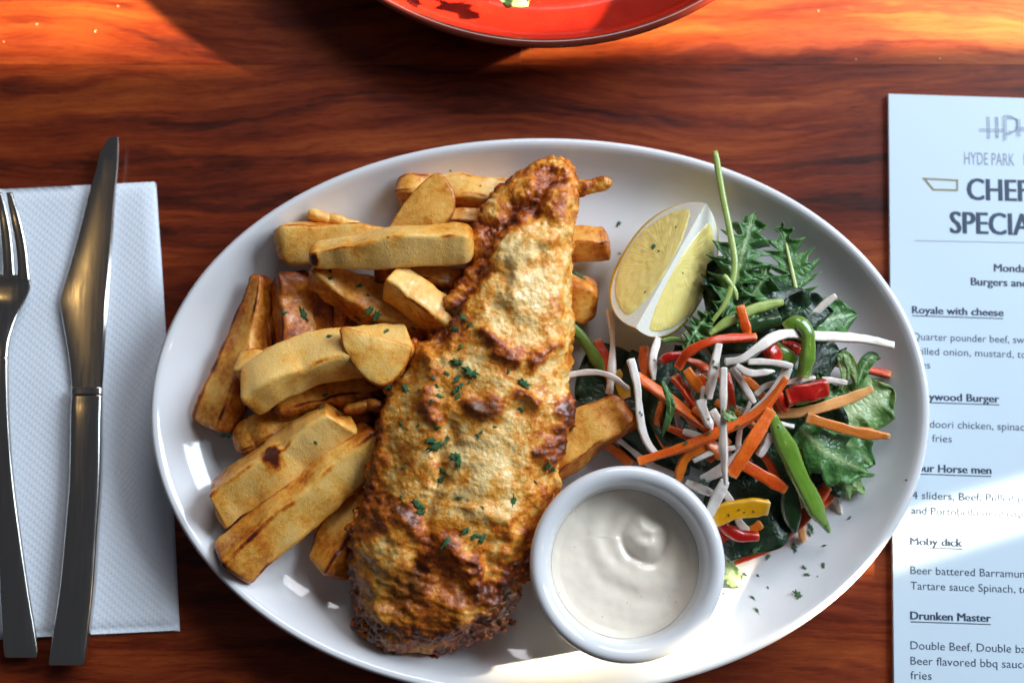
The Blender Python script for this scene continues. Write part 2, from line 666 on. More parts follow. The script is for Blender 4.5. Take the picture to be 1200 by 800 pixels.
def build_ramekin():
    pr = [(.001, .001), (.028, .001), (.0300, 0), (.0320, .0008), (.0345, .004), (.0365, .010), (.0385, .020), (.0398, .030), (.0402, .0345), (.0410, .0360), (.0425, .0375), (.0432, .0395), (.0430, .0415), (.0420, .0428), (.0402, .0434), (.0385, .0430),
          (.0368, .0420), (.0355, .0405), (.0346, .0380), (.0340, .034), (.0330, .026), (.0315, .014), (.029, .007), (.001, .006)]
    pr = catmull([(a, b, 0) for a, b in pr], 110)[:, :2]
    V, F = lathe(pr, RAMC)
    o = make('ramekin', V, F, PLATE)
    tag(o, 'round white china dip pot of pale sauce on the oval plate', 'ramekin')


build_ramekin()


def m_sauce():
    k = NT('creamy_tartare_sauce')
    n = k.noise(220, 4, .6)
    v = k.n('ShaderNodeTexVoronoi')
    k.set(v, 'Vector', k.obj())
    k.set(v, 'Scale', 330)
    sp = k.ramp(v.outputs['Distance'], [(.05, (1,) * 3), (.13, (0,) * 3)])
    gate = k.ramp(k.noise(150, 2), [(.52, (0,) * 3), (.62, (1,) * 3)])
    c = k.mix(n, (.85, .755, .62), (.91, .82, .695))
    c = k.mix(k.math('MULTIPLY', k.math('MULTIPLY', sp, gate), .8), c, (.36, .33, .20))
    k.P(base=c, rough=.22, spec=.5, coat=.3, coatr=.1, sss=.25, sssr=(.004, .003, .002), ssss=.5)
    k.P(normal=k.bump(n, .18, .0008))
    return k.m


def build_sauce():
    cx, cy, zb = RAMC[0], RAMC[1], RAM_Z + .0275
    d0 = unp(757, 629, zb) - np.array([cx, cy, 0])
    nr, nt = 60, 160
    V = []
    for i in range(nr):
        rr = .0333 * (i / (nr - 1)) ** .8 + 1e-5
        for j in range(nt):
            a = 2 * math.pi * j / nt
            x, y = rr * math.cos(a), rr * math.sin(a)
            q = math.hypot(x - d0[0], y - d0[1])
            ph = math.atan2(y - d0[1], x - d0[0])
            q *= 1 + .16 * mn.noise(Vector((math.cos(ph) * 1.3, math.sin(ph) * 1.3, 4)))
            z = .0036 / (1 + (q / .0064) ** 4) + .0012 * mn.noise(Vector((x * 210, y * 210, 1))) * math.exp(-(q / .007) ** 2)
            z -= .0026 * math.exp(-((q - .0105) / .0026) ** 2) * (.55 + .45 * math.cos(ph + 1.9))
            # spoon swirls wrapping round the pot
            ang = (math.cos(ph + 2.4) * .5 + .5)
            z += .00055 * math.sin(q / .0021 + 1.1 * ph) * math.exp(-((q - .020) / .011) ** 2) * (.1 + ang)
            z += .0007 * mn.noise(Vector((x * 60, y * 60, 3))) + .00018 * mn.noise(Vector((x * 240, y * 240, 9)))
            e = rr / .0336
            z += .0016 * max(0, e - .88) / .12 * (.5 + .8 * mn.noise(Vector((math.cos(a) * 2, math.sin(a) * 2, 0)))) - .0008 * (1 - e) * 0
            V.append((cx + x, cy + y, zb + z))
    F = grid_faces(nr, nt, closed_v=True)
    F.append(tuple(range(nt))[::-1])
    # underside closes the body of sauce
    b = len(V)
    for j in range(nt):
        a = 2 * math.pi * j / nt
        V.append((cx + .030 * math.cos(a), cy + .030 * math.sin(a), RAM_Z + .0085))
    m0 = (nr - 1) * nt
    for j in range(nt):
        F.append((m0 + j, b + j, b + (j + 1) % nt, m0 + (j + 1) % nt))
    F.append(tuple(b + j for j in range(nt)))
    o = make('tartare_sauce', V, F, m_sauce())
    tag(o, 'creamy pale tartare sauce with a swirled peak in the white dip pot', 'sauce')


build_sauce()

# ------------------------------------------------------------------ fries
FRYN = [0]


def fry(path, wpx, z, th, label, roll=0.0, taper=(1, 1), expo=7.5, brown=.15, endr=2.2, ends=.35, slant=(0, 0), amp=1.0, spot=None):
    """a fried potato stick along pixel path; z = heights (mm) of its centre line at each path point"""
    FRYN[0] += 1
    sd = FRYN[0]
    if np.isscalar(z):
        z = [z] * len(path)
    P = np.array([unp(x, y, q / 1000) for (x, y), q in zip(path, z)])
    n = 54
    t = tgrid(n)
    C = catmull(P, t)
    L = np.linalg.norm(np.diff(C, axis=0), axis=1).sum()
    zc = C[:, 2].mean()
    e = endprof(t, L, endr / 1000)
    e = np.maximum(e, .0) * .999 + .001
    tp = np.interp(t, [0, .5, 1], [taper[0], 1, taper[1]])
    Wd = wpx * mpp(zc) * tp * (.25 + .75 * e) * np.where((t == 0) | (t == 1), .75, 1)
    rnd = random.Random(sd)
    wob = np.array([mn.noise(Vector((x * 3.2, sd * 1.7, 0))) for x in t])
    wob2 = np.array([mn.noise(Vector((x * 4.1, sd * 2.9, 5))) for x in t])
    Wd = Wd * (.90 + .09 * wob)
    C = C.copy()
    C[:, 2] += wob2 * .0022
    C[:, :2] += (wob * .0016)[:, None] * np.array([-(C[-1] - C[0])[1], (C[-1] - C[0])[0]]) / L
    roll = roll * 1.3 + math.copysign(rnd.uniform(6, 20), roll if roll else rnd.uniform(-1, 1)) + np.degrees(wob2 * .25)
    Th = th / 1000 * (.5 + .5 * tp) * (.15 + .85 * e)
    V, F, tt, A, corner = sweep(C, Wd, Th, expo, np.radians(roll), 28, slant=(slant[0] / 1000, slant[1] / 1000))
    # cut faces are never parallel: the section is a skewed trapezoid
    kk = rnd.uniform(-.22, .30)
    sc_ = 1 - kk * np.sin(A) + .12 * np.cos(A + sd)
    cidx = np.r_[np.repeat(np.arange(n), 28), 0, n - 1]
    rad = (V - C[cidx]) * sc_[:, None]
    V = C[cidx] + rad
    ln = np.linalg.norm(rad, axis=1)[:, None] + 1e-9
    dsp = nz(V, 55, sd, 3) * .0012 + nz(V, 190, sd + 50, 3) * .00038
    V = V + rad / ln * (dsp * amp)[:, None]
    tt = np.r_[np.repeat(t, 28), 0, 1]
    endd = np.minimum(tt, 1 - tt) * L
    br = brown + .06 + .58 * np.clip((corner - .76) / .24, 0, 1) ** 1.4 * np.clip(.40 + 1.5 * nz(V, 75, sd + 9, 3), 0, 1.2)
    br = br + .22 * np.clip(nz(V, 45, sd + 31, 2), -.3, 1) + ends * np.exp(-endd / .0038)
    # lower flanks are the skin side: browner
    ang = np.sin(A)
    br = br + .20 * (1 - np.abs(ang)) + .10 * np.clip(-ang, 0, 1)
    if spot:
        for (sx, sy, sr) in spot:
            q = unp(sx, sy, zc + th / 2000)
            br = br + 1.6 * np.exp(-(((V[:, :2] - q[:2]) ** 2).sum(1) / (sr * mpp(zc)) ** 2) ** 2)
    o = make('potato_fry', V, F, FRY, attrs={'brown': br})
    tag(o, label, 'fry', 'thick cut potato fries on the plate')
    return o


def slab_fry(poly, z, th, label, crown=.0007, tilt=(0, 0), brown=.05):
    """a potato wedge lying with its cut face up: outline polygon with rounded edges"""
    FRYN[0] += 1
    sd = FRYN[0]
    P = np.array([unp(x, y, z / 1000) for x, y in poly])
    m = 96
    Q = catmull(np.vstack([P, P[:1]]), m + 1)[:m]
    c = Q.mean(0)
    lays = [(.02, crown, 0), (.3, crown * .95, 0), (.6, crown * .75, 0), (.8, crown * .5, 0), (.91, crown * .25, .05), (.965, 0, .3), (.992, -.0006, .42), (1.0, -.0018, .4), (.99, -.004, .3), (.93, -th * .5e-3, .3), (.8, -th * .85e-3, .3), (.5, -th * 1e-3, .3), (.02, -th * 1e-3, .3)]
    V, br = [], []
    for s, dz, b in lays:
        q = c + (Q - c) * s
        q = q.copy()
        q[:, 2] = z / 1000 + dz
        V.append(q)
        br += [brown + .14 + b] * m
    V = np.concatenate(V)
    br = np.array(br)
    d = V[:, :2] - c[:2]
    V[:, 2] += d[:, 0] * tilt[0] + d[:, 1] * tilt[1]
    V[:, 2] += nz(V, 45, sd, 2) * .0016 + nz(V, 260, sd + 3, 2) * .00022
    V[:, :2] += (V[:, :2] - c[:2]) * (nz(V, 120, sd + 7, 2) * .03)[:, None]
    br = br + .10 * nz(V, 70, sd + 1, 2)
    F = grid_faces(len(lays), m, closed_v=True, flip=False)
    F += [tuple(range(m)), tuple((len(lays) - 1) * m + j for j in range(m))[::-1]]
    A = P[:, 0] * np.roll(P[:, 1], -1) - np.roll(P[:, 0], -1) * P[:, 1]
    o = make('potato_fry', V, F, FRY, attrs={'brown': br})
    tag(o, label, 'fry', 'thick cut potato fries on the plate')
    return o


fry([(464, 223), (530, 223), (612, 226)], 44, [22, 23, 24], 17, 'thick fry along the top of the pile, its round brown end nearest the plate rim', roll=6, taper=(.95, 1), brown=.08, endr=9, ends=.35)
fry([(300, 336), (318, 380), (322, 440)], 24, [13, 14, 14], 10, 'narrow dark fry wedged between the two standing fries at the left', roll=20, brown=.4)  # deep fries get more brown: shade of the pile put into their colour
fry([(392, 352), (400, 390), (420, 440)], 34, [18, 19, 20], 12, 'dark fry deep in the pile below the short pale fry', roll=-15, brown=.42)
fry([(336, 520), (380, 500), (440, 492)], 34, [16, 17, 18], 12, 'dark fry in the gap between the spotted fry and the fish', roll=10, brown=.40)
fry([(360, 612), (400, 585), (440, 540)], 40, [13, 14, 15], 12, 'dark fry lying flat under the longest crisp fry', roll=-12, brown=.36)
slab_fry([(450, 273), (462, 252), (480, 230), (500, 212), (516, 205), (530, 220), (534, 240), (528, 256), (512, 272), (480, 280)], 36, 12, 'broad wedge fry with rounded crown standing over the two top fries', tilt=(.12, .22), brown=.1)
fry([(322, 287), (390, 283), (482, 288)], 52, [25, 26, 27], 15, 'wide flat fry with rounded left end beside the top left plate rim', roll=-8, taper=(.98, .8), brown=.10, endr=7, ends=.22)
fry([(361, 253), (380, 258), (425, 266)], 15, [22, 21, 20], 9, 'small pale fry tip poking out behind the wide flat fry', expo=2.6, brown=.08, endr=4, ends=.1, amp=.3)
fry([(362, 303), (420, 297), (490, 291), (556, 285)], 46, [43, 45, 46, 46], 16, 'long golden fry lying on top with a dark pointed left tip', roll=-14, taper=(.55, 1.0), brown=.03, endr=5, ends=.35, spot=[(366, 301, 5)])
fry([(366, 316), (398, 340), (440, 362), (512, 386)], 54, [33, 31, 29, 26], 15, 'curved wedge fry flecked with parsley under the long golden fry', roll=12, taper=(.6, .9), brown=.24, endr=6)
fry([(456, 328), (485, 348), (530, 380)], 40, [42, 40, 36], 16, 'short pale fry with cut end pointing at the long golden fry', roll=10, brown=.12, endr=2.5, ends=.25)
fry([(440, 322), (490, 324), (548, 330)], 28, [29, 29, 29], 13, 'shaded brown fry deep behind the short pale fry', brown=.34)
fry([(503, 260), (540, 256), (580, 256)], 24, [27, 27, 27], 12, 'thin pale fry half hidden between the top fry and the fish', brown=.1)
fry([(306, 322), (286, 400), (246, 502)], 52, [22, 19, 17], 14, 'long flat brown fry standing along the left plate wall', roll=-16, taper=(.32, 1.05), brown=.26, endr=3, ends=.3)
fry([(334, 322), (342, 370), (344, 430)], 48, [21, 22, 22], 14, 'reddish brown fry standing upright right of the long flat brown fry', roll=8, taper=(.9, .95), brown=.42, endr=3)
fry([(376, 338), (378, 380), (380, 430)], 38, [17, 17, 17], 13, 'darkest brown fry in the gap under the curved wedge fry', brown=.5)  # high brown here paints the shade of the gap
fry([(279, 433), (300, 430), (340, 425)], 36, [28, 29, 30], 13, 'stubby fry end peeping out left of the big pale fry', roll=14, brown=.18, endr=3.5)
fry([(289, 456), (335, 430), (390, 412), (482, 404)], 60, [38, 40, 40, 38], 17, 'biggest pale fry lying across the middle of the pile', roll=16, taper=(.95, .85), brown=.04, endr=2.2, ends=.3, slant=(2, 0))
slab_fry([(397, 387), (404, 383), (430, 391), (478, 404), (480, 416), (468, 438), (450, 452), (432, 446), (414, 428), (403, 408)], 51, 11, 'half moon fry slice lying on top of the biggest pale fry', tilt=(-.05, .12), brown=.02)
fry([(322, 474), (380, 462), (456, 452)], 40, [26, 26, 25], 14, 'brown fry in shadow right under the biggest pale fry', brown=.34, endr=4)  # brown raised to colour in the shadow it lies in
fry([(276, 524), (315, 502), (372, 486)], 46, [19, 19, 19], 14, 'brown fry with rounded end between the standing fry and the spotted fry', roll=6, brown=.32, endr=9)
fry([(254, 594), (325, 542), (404, 487)], 50, [24, 29, 33], 16, 'fry with a black burnt spot, second from the bottom left', roll=-10, taper=(1.05, .9), brown=.10, endr=2, ends=.3, slant=(3, 0), spot=[(320, 534, 9)])
fry([(270, 668), (345, 601), (450, 514)], 62, [26, 28, 29], 17, 'longest crisp fry at the bottom left with a browned blunt end', roll=-12, taper=(.95, .95), brown=.08, endr=3.5, ends=.42)
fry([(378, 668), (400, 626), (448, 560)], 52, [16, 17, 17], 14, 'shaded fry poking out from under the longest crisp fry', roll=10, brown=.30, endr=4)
fry([(404, 480), (428, 474), (456, 478)], 14, [33, 34, 33], 8, 'small curled fry scrap touching the left edge of the fish', expo=2.4, brown=.42, endr=4, amp=.3)
fry([(612, 288), (660, 286), (714, 284)], 31, [23, 22, 21], 14, 'small square ended fry sticking out right of the fish tail', roll=10, brown=.16, endr=2.5, ends=.2)
fry([(634, 350), (670, 354), (700, 358)], 54, [22, 21, 20], 16, 'chunky brown fry end between the fish and the lemon', roll=-6, brown=.30, endr=8)
fry([(618, 566), (680, 515), (740, 480)], 58, [22, 27, 31], 17, 'thick fry right of the fish pointing at the salad', roll=6, taper=(1, .82), brown=.22, endr=4)

# ------------------------------------------------------------------ fish
FL = [(650, 184), (632, 190), (612, 200), (592, 214), (575, 232), (560, 254), (551, 284), (546, 312), (530, 338), (514, 356), (503, 382), (492, 402), (479, 416), (466, 440), (452, 468), (441, 500), (434, 540), (429, 575), (416, 606), (409, 632), (412, 664), (417, 700), (424, 730), (440, 752), (462, 762)]
FR = [(656, 184), (668, 192), (674, 206), (676, 226), (674, 250), (671, 276), (669, 300), (670, 326), (669, 352), (671, 378), (670, 402), (668, 424), (666, 444), (668, 464), (670, 488), (662, 516), (659, 546), (652, 580), (642, 612), (630, 644), (616, 676), (604, 704), (592, 726), (560, 744), (512, 768)]


def gauss(X, Y, cx, cy, rx, ry=None, rot=0.0):
    ry = ry or rx
    c, s = math.cos(rot), math.sin(rot)
    u = ((X - cx) * c + (Y - cy) * s) / rx
    v = (-(X - cx) * s + (Y - cy) * c) / ry
    return np.exp(-(u * u + v * v))


def seg(X, Y, pts, wd):
    """soft band along a polyline"""
    best = np.full_like(X, 1e9)
    for (x0, y0), (x1, y1) in zip(pts, pts[1:]):
        dx, dy = x1 - x0, y1 - y0
        t = np.clip(((X - x0) * dx + (Y - y0) * dy) / (dx * dx + dy * dy), 0, 1)
        best = np.minimum(best, np.hypot(X - x0 - t * dx, Y - y0 - t * dy))
    return np.exp(-(best / wd) ** 2)


def build_fish():
    n, m = 330, 190
    Lp = catmull([(x, y, 0) for x, y in FL], n)[:, :2]
    Rp = catmull([(x, y, 0) for x, y in FR], n)[:, :2]
    a = np.linspace(0, 2 * np.pi, m, endpoint=False)
    # top half gets two thirds of the ring
    a = a + .55 * np.sin(2 * a) * 0
    cu = np.cos(a)
    su = np.sin(a)
    U = np.sign(cu) * np.abs(cu) ** .80
    PX = (Lp[:, None] + Rp[:, None]) / 2 + (Rp - Lp)[:, None] / 2 * U[None, :, None]
    # ragged edges: fine wander of the outline in pixel units
    tpar = np.linspace(0, 1, n)
    X, Y = PX[..., 0], PX[..., 1]
    q = np.stack([X.ravel() * .03, Y.ravel() * .03, np.zeros(X.size)], -1)
    # domain-warped coordinates give the browning natural outlines
    wx = nz(q, 1.3, 5, 3).reshape(X.shape) * 11
    wy = nz(q, 1.3, 6, 3).reshape(X.shape) * 11
    XX, YY = X + wx, Y + wy
    edge = np.abs(U)[None, :] * np.ones_like(X)
    width = np.linalg.norm(Rp - Lp, axis=1)
    epx = (1 - edge) * width[:, None] / 2      # distance from outline, px
    # thickness profile
    thick = np.interp(tpar, [0, .03, .10, .25, .5, .75, .92, 1], [.007, .013, .018, .022, .026, .025, .019, .007])
    zmid = np.interp(tpar, [0, .08, .2, .4, .6, .8, 1], [.036, .037, .036, .032, .026, .021, .016])
    S = np.sign(su) * np.abs(su) ** .72
    Z = zmid[:, None] + S[None, :] * thick[:, None] * np.where(su > 0, 1, .65)[None, :]
    top = np.clip(su * 3, 0, 1)[None, :]
    # relief in metres: valleys and folded crests seen in the crust
    H = np.zeros_like(X)
    valley = seg(XX, YY, [(652, 205), (628, 226), (606, 246), (580, 262), (566, 300), (552, 340), (528, 366), (512, 392)], 13)
    H -= .0042 * valley
    H += .0030 * seg(XX, YY, [(662, 215), (655, 250), (640, 285), (612, 300), (602, 345)], 15)
    H += .0022 * seg(XX, YY, [(575, 236), (556, 272), (548, 318), (520, 352)], 8)
    H -= .0035 * gauss(XX, YY, 628, 244, 20, 12, .7)
    H += .0034 * seg(XX, YY, [(568, 398), (588, 408), (604, 416)], 8) + .0034 * seg(XX, YY, [(622, 424), (638, 410), (650, 402)], 8)
    H += .0036 * seg(XX, YY, [(548, 470), (566, 478), (584, 474), (600, 462), (628, 470)], 8)
    H += .0034 * seg(XX, YY, [(668, 472), (660, 500), (652, 520), (640, 540)], 10)
    H += .0030 * seg(XX, YY, [(482, 404), (498, 412), (510, 440), (500, 470), (512, 500)], 8)
    H -= .0034 * seg(XX, YY, [(530, 500), (520, 540), (508, 580), (500, 612)], 9)
    H += .0028 * seg(XX, YY, [(452, 600), (470, 612), (488, 632), (500, 650)], 10)
    H -= .0046 * seg(XX, YY, [(498, 640), (486, 662), (472, 690), (462, 716)], 12)
    H += .0040 * gauss(XX, YY, 452, 668, 26, 42, -.3)
    H += .0042 * seg(XX, YY, [(524, 636), (540, 656), (560, 668), (562, 700)], 8)
    H -= .0040 * gauss(XX, YY, 520, 684, 26, 22)
    H += .0036 * gauss(XX, YY, 540, 714, 26, 16)
    H -= .0030 * seg(XX, YY, [(580, 640), (568, 690), (552, 730)], 8)
    H += .0022 * gauss(XX, YY, 575, 560, 30, 40)
    H += .0020 * seg(XX, YY, [(560, 596), (600, 610), (586, 648)], 9)
    H += .0024 * seg(XX, YY, [(470, 440), (452, 490), (442, 540), (430, 590)], 7)
    # browning; lower and left parts also carry some shade in the colour
    B = np.full_like(X, .29) + .05 * np.clip((Y - 560) / 130, 0, 1) + .05 * np.clip((560 - X) / 120, 0, 1)
    B += .62 * valley
    B += .40 * gauss(XX, YY, 628, 240, 26, 16, .7)
    B += .26 * gauss(XX, YY, 640, 205, 30, 20)
    B += .50 * seg(XX, YY, [(566, 398), (588, 410), (604, 416)], 9) + .52 * seg(XX, YY, [(620, 424), (638, 410), (650, 402)], 8)
    B += .62 * seg(XX, YY, [(546, 470), (566, 478), (584, 474)], 11) + .55 * seg(XX, YY, [(606, 460), (628, 468)], 9)
    B += .60 * seg(XX, YY, [(668, 472), (662, 500), (650, 520), (640, 536)], 12)
    B += .36 * seg(XX, YY, [(482, 404), (498, 412), (510, 440), (502, 470), (512, 500)], 9)
    B += .32 * seg(XX, YY, [(520, 372), (534, 400), (560, 380)], 12)
    B += .58 * seg(XX, YY, [(438, 500), (430, 560), (422, 605), (414, 640)], 15)
    B += .60 * seg(XX, YY, [(430, 600), (462, 592), (486, 622), (500, 652), (480, 690), (466, 716)], 13)
    B += .36 * gauss(XX, YY, 520, 690, 52, 42)
    B += .52 * seg(XX, YY, [(524, 632), (542, 656), (562, 668), (566, 696)], 8)
    B += .50 * gauss(XX, YY, 592, 690, 24, 44, .35)
    B += .36 * gauss(XX, YY, 630, 610, 16, 50, .3)
    B += .45 * seg(XX, YY, [(424, 728), (452, 742), (490, 748), (530, 744), (576, 732)], 12)
    B += .25 * seg(XX, YY, [(520, 300), (506, 340)], 10)
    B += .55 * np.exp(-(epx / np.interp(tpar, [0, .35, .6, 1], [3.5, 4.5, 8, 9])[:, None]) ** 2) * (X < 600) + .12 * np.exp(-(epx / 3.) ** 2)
    B -= .24 * gauss(XX, YY, 625, 300, 34, 34) + .20 * gauss(XX, YY, 610, 360, 44, 50) + .26 * gauss(XX, YY, 570, 545, 42, 66, .2) + .18 * gauss(XX, YY, 520, 425, 40, 20)
    B -= .14 * gauss(XX, YY, 650, 430, 22, 40)
    OL = .85 * gauss(XX, YY, 450, 690, 34, 62, -.15) + .5 * gauss(XX, YY, 474, 540, 26, 54, .25) + .55 * gauss(XX, YY, 488, 440, 20, 26) + .35 * gauss(XX, YY, 545, 712, 40, 22) + .30 * gauss(XX, YY, 560, 470, 20, 60)
    B -= .10 * gauss(XX, YY, 450, 676, 26, 48, -.3)
    P = np.array([unp(x, y, z) for x, y, z in zip(X.ravel(), Y.ravel(), Z.ravel())])
    tf = np.broadcast_to(top, X.shape).ravel()
    H = H.ravel() * tf
    B, OL = B.ravel(), OL.ravel() * tf
    # crumbly crust
    n1 = nz(P, 75, 1, 4)
    n2 = nz(P, 240, 2, 4)
    n3 = nz(P, 420, 3, 3, ridged=True)
    crisp = np.clip((B - .30) * 1.7, 0.12, 1)
    Hd = H * .9 + n1 * .0013 + n2 * (.0003 + .0013 * crisp) + (n3 - 1.0) * .00055 * (.2 + crisp)
    out = P.reshape(n, m, 3)
    du = np.roll(out, -1, 1) - np.roll(out, 1, 1)
    dv = np.gradient(out, axis=0)
    Nn = np.cross(dv.reshape(-1, 3), du.reshape(-1, 3))
    Nn /= np.linalg.norm(Nn, axis=1)[:, None] + 1e-12
    ctr = out.mean(1, keepdims=True)
    sgn = np.sign(((out - ctr).reshape(-1, 3) * Nn).sum(1))
    flipall = -1 if sgn.mean() < 0 else 1
    Nn *= flipall
    er = np.broadcast_to(np.exp(-(epx / 7.) ** 2), X.shape).ravel()
    rag = er * (nz(P, 160, 8, 4) * .0026 + nz(P, 480, 11, 3) * .0014) * np.interp(Y.ravel(), [180, 420, 600, 760], [.5, .7, 1.1, 1.3])
    V = P + Nn * (Hd + rag)[:, None]
    B = B - H * 14 * (H < 0) * 0 + n2 * .10 + .10 * np.clip(Hd / .004, -1, 1) * (crisp > .5)
    F = grid_faces(n, m, closed_v=True, flip=flipall < 0)
    F += [tuple(range(m)), tuple((n - 1) * m + j for j in range(m))[::-1]]
    root = make('battered_fish', V, F, BATTER, attrs={'brown': np.clip(B * .92, 0, .86), 'olive': np.clip(OL, 0, 1)})
    tag(root, 'large golden brown battered fish fillet lying across the oval plate', 'fish fillet')
    setbase(root)

    def bit(name, path, wpx, z, th, br, taper=(1, .5), sd=1, rough=1.0):
        Pp = np.array([unp(x, y, q / 1000) for (x, y), q in zip(path, z)])
        k = 46
        t = tgrid(k)
        C = catmull(Pp, t)
        L = np.linalg.norm(np.diff(C, axis=0), axis=1).sum()
        e = endprof(t, L, .003)
        tp = np.interp(t, [0, .5, 1], [taper[0], (taper[0] + taper[1]) / 2, taper[1]])
        Wd = wpx * mpp(.04) * tp * (.15 + .85 * e)
        Th = th / 1000 * tp * (.15 + .85 * e)
        Vv, Ff, tt, A, c_ = sweep(C, Wd, Th, 2.3, 0, 22)
        ci = np.r_[np.repeat(np.arange(k), 22), 0, k - 1]
        rd = Vv - C[ci]
        rd /= np.linalg.norm(rd, axis=1)[:, None] + 1e-9
        Vv = Vv + rd * (nz(Vv, 170, sd, 4) * .0011 * rough + nz(Vv, 520, sd + 2, 3) * .0005)[:, None]
        b = br + .25 * nz(Vv, 120, sd, 3)
        return make(name, Vv, Ff, BATTER, parent=root, attrs={'brown': np.clip(b, 0, 1), 'olive': np.zeros(len(Vv))})

    bit('tail_tip', [(652, 216), (668, 222), (684, 220), (704, 216), (717, 212)], 25, [45, 45, 45, 47, 49], 8, .46, (1.0, .55), 3)
    bit('batter_flap', [(488, 396), (478, 414), (464, 440), (452, 462)], 15, [42, 42, 40, 36], 7, .58, (.8, .9), 5)
    rr = random.Random(3)
    for i, (x, y, s, z) in enumerate([(418, 636, 13, 26), (424, 622, 9, 28), (426, 738, 14, 17), (416, 728, 9, 16), (434, 746, 10, 14), (505, 766, 14, 14), (520, 757, 9, 15), (478, 768, 11, 14), (598, 726, 12, 15), (588, 734, 10, 14), (431, 570, 9, 30), (436, 540, 8, 32), (668, 478, 10, 34), (546, 742, 14, 16), (563, 742, 10, 15)]):
        bit('batter_crumb', [(x - s * .4, y - s * .2), (x + s * .1, y + s * .25), (x + s * .5, y + rr.uniform(-.2, .3) * s)], s, [z, z + 1, z], s * .42 * .8, .62 + rr.uniform(-.12, .15), (.8, .8), 20 + i, 1.5)
    # ragged flakes of crust all along the left and lower edges
    for i in range(34):
        v = .42 + .56 * (i + rr.random()) / 34
        j = min(n - 1, int(v * n))
        left_side = i % 3 != 2
        x, y = (Lp[j] if left_side else Rp[j])
        if not left_side and v < .75:
            continue
        s_ = rr.uniform(5, 11)
        z_ = 1000 * float(np.interp(v, [0, .2, .4, .6, .8, 1], [.037, .036, .032, .026, .021, .016])) + rr.uniform(-4, 7)
        d_ = 2 if left_side else -2
        bit('batter_crumb', [(x + d_ - s_ * .45, y - s_ * rr.uniform(-.4, .4)), (x + d_, y), (x + d_ + s_ * .4, y + s_ * rr.uniform(-.5, .5))], s_ * .9, [z_, z_ + 1.2, z_ + rr.uniform(-1, 2)], s_ * .3, .58 + rr.uniform(-.16, .16), (.7, .9), 60 + i, 1.7)
    return root


build_fish()

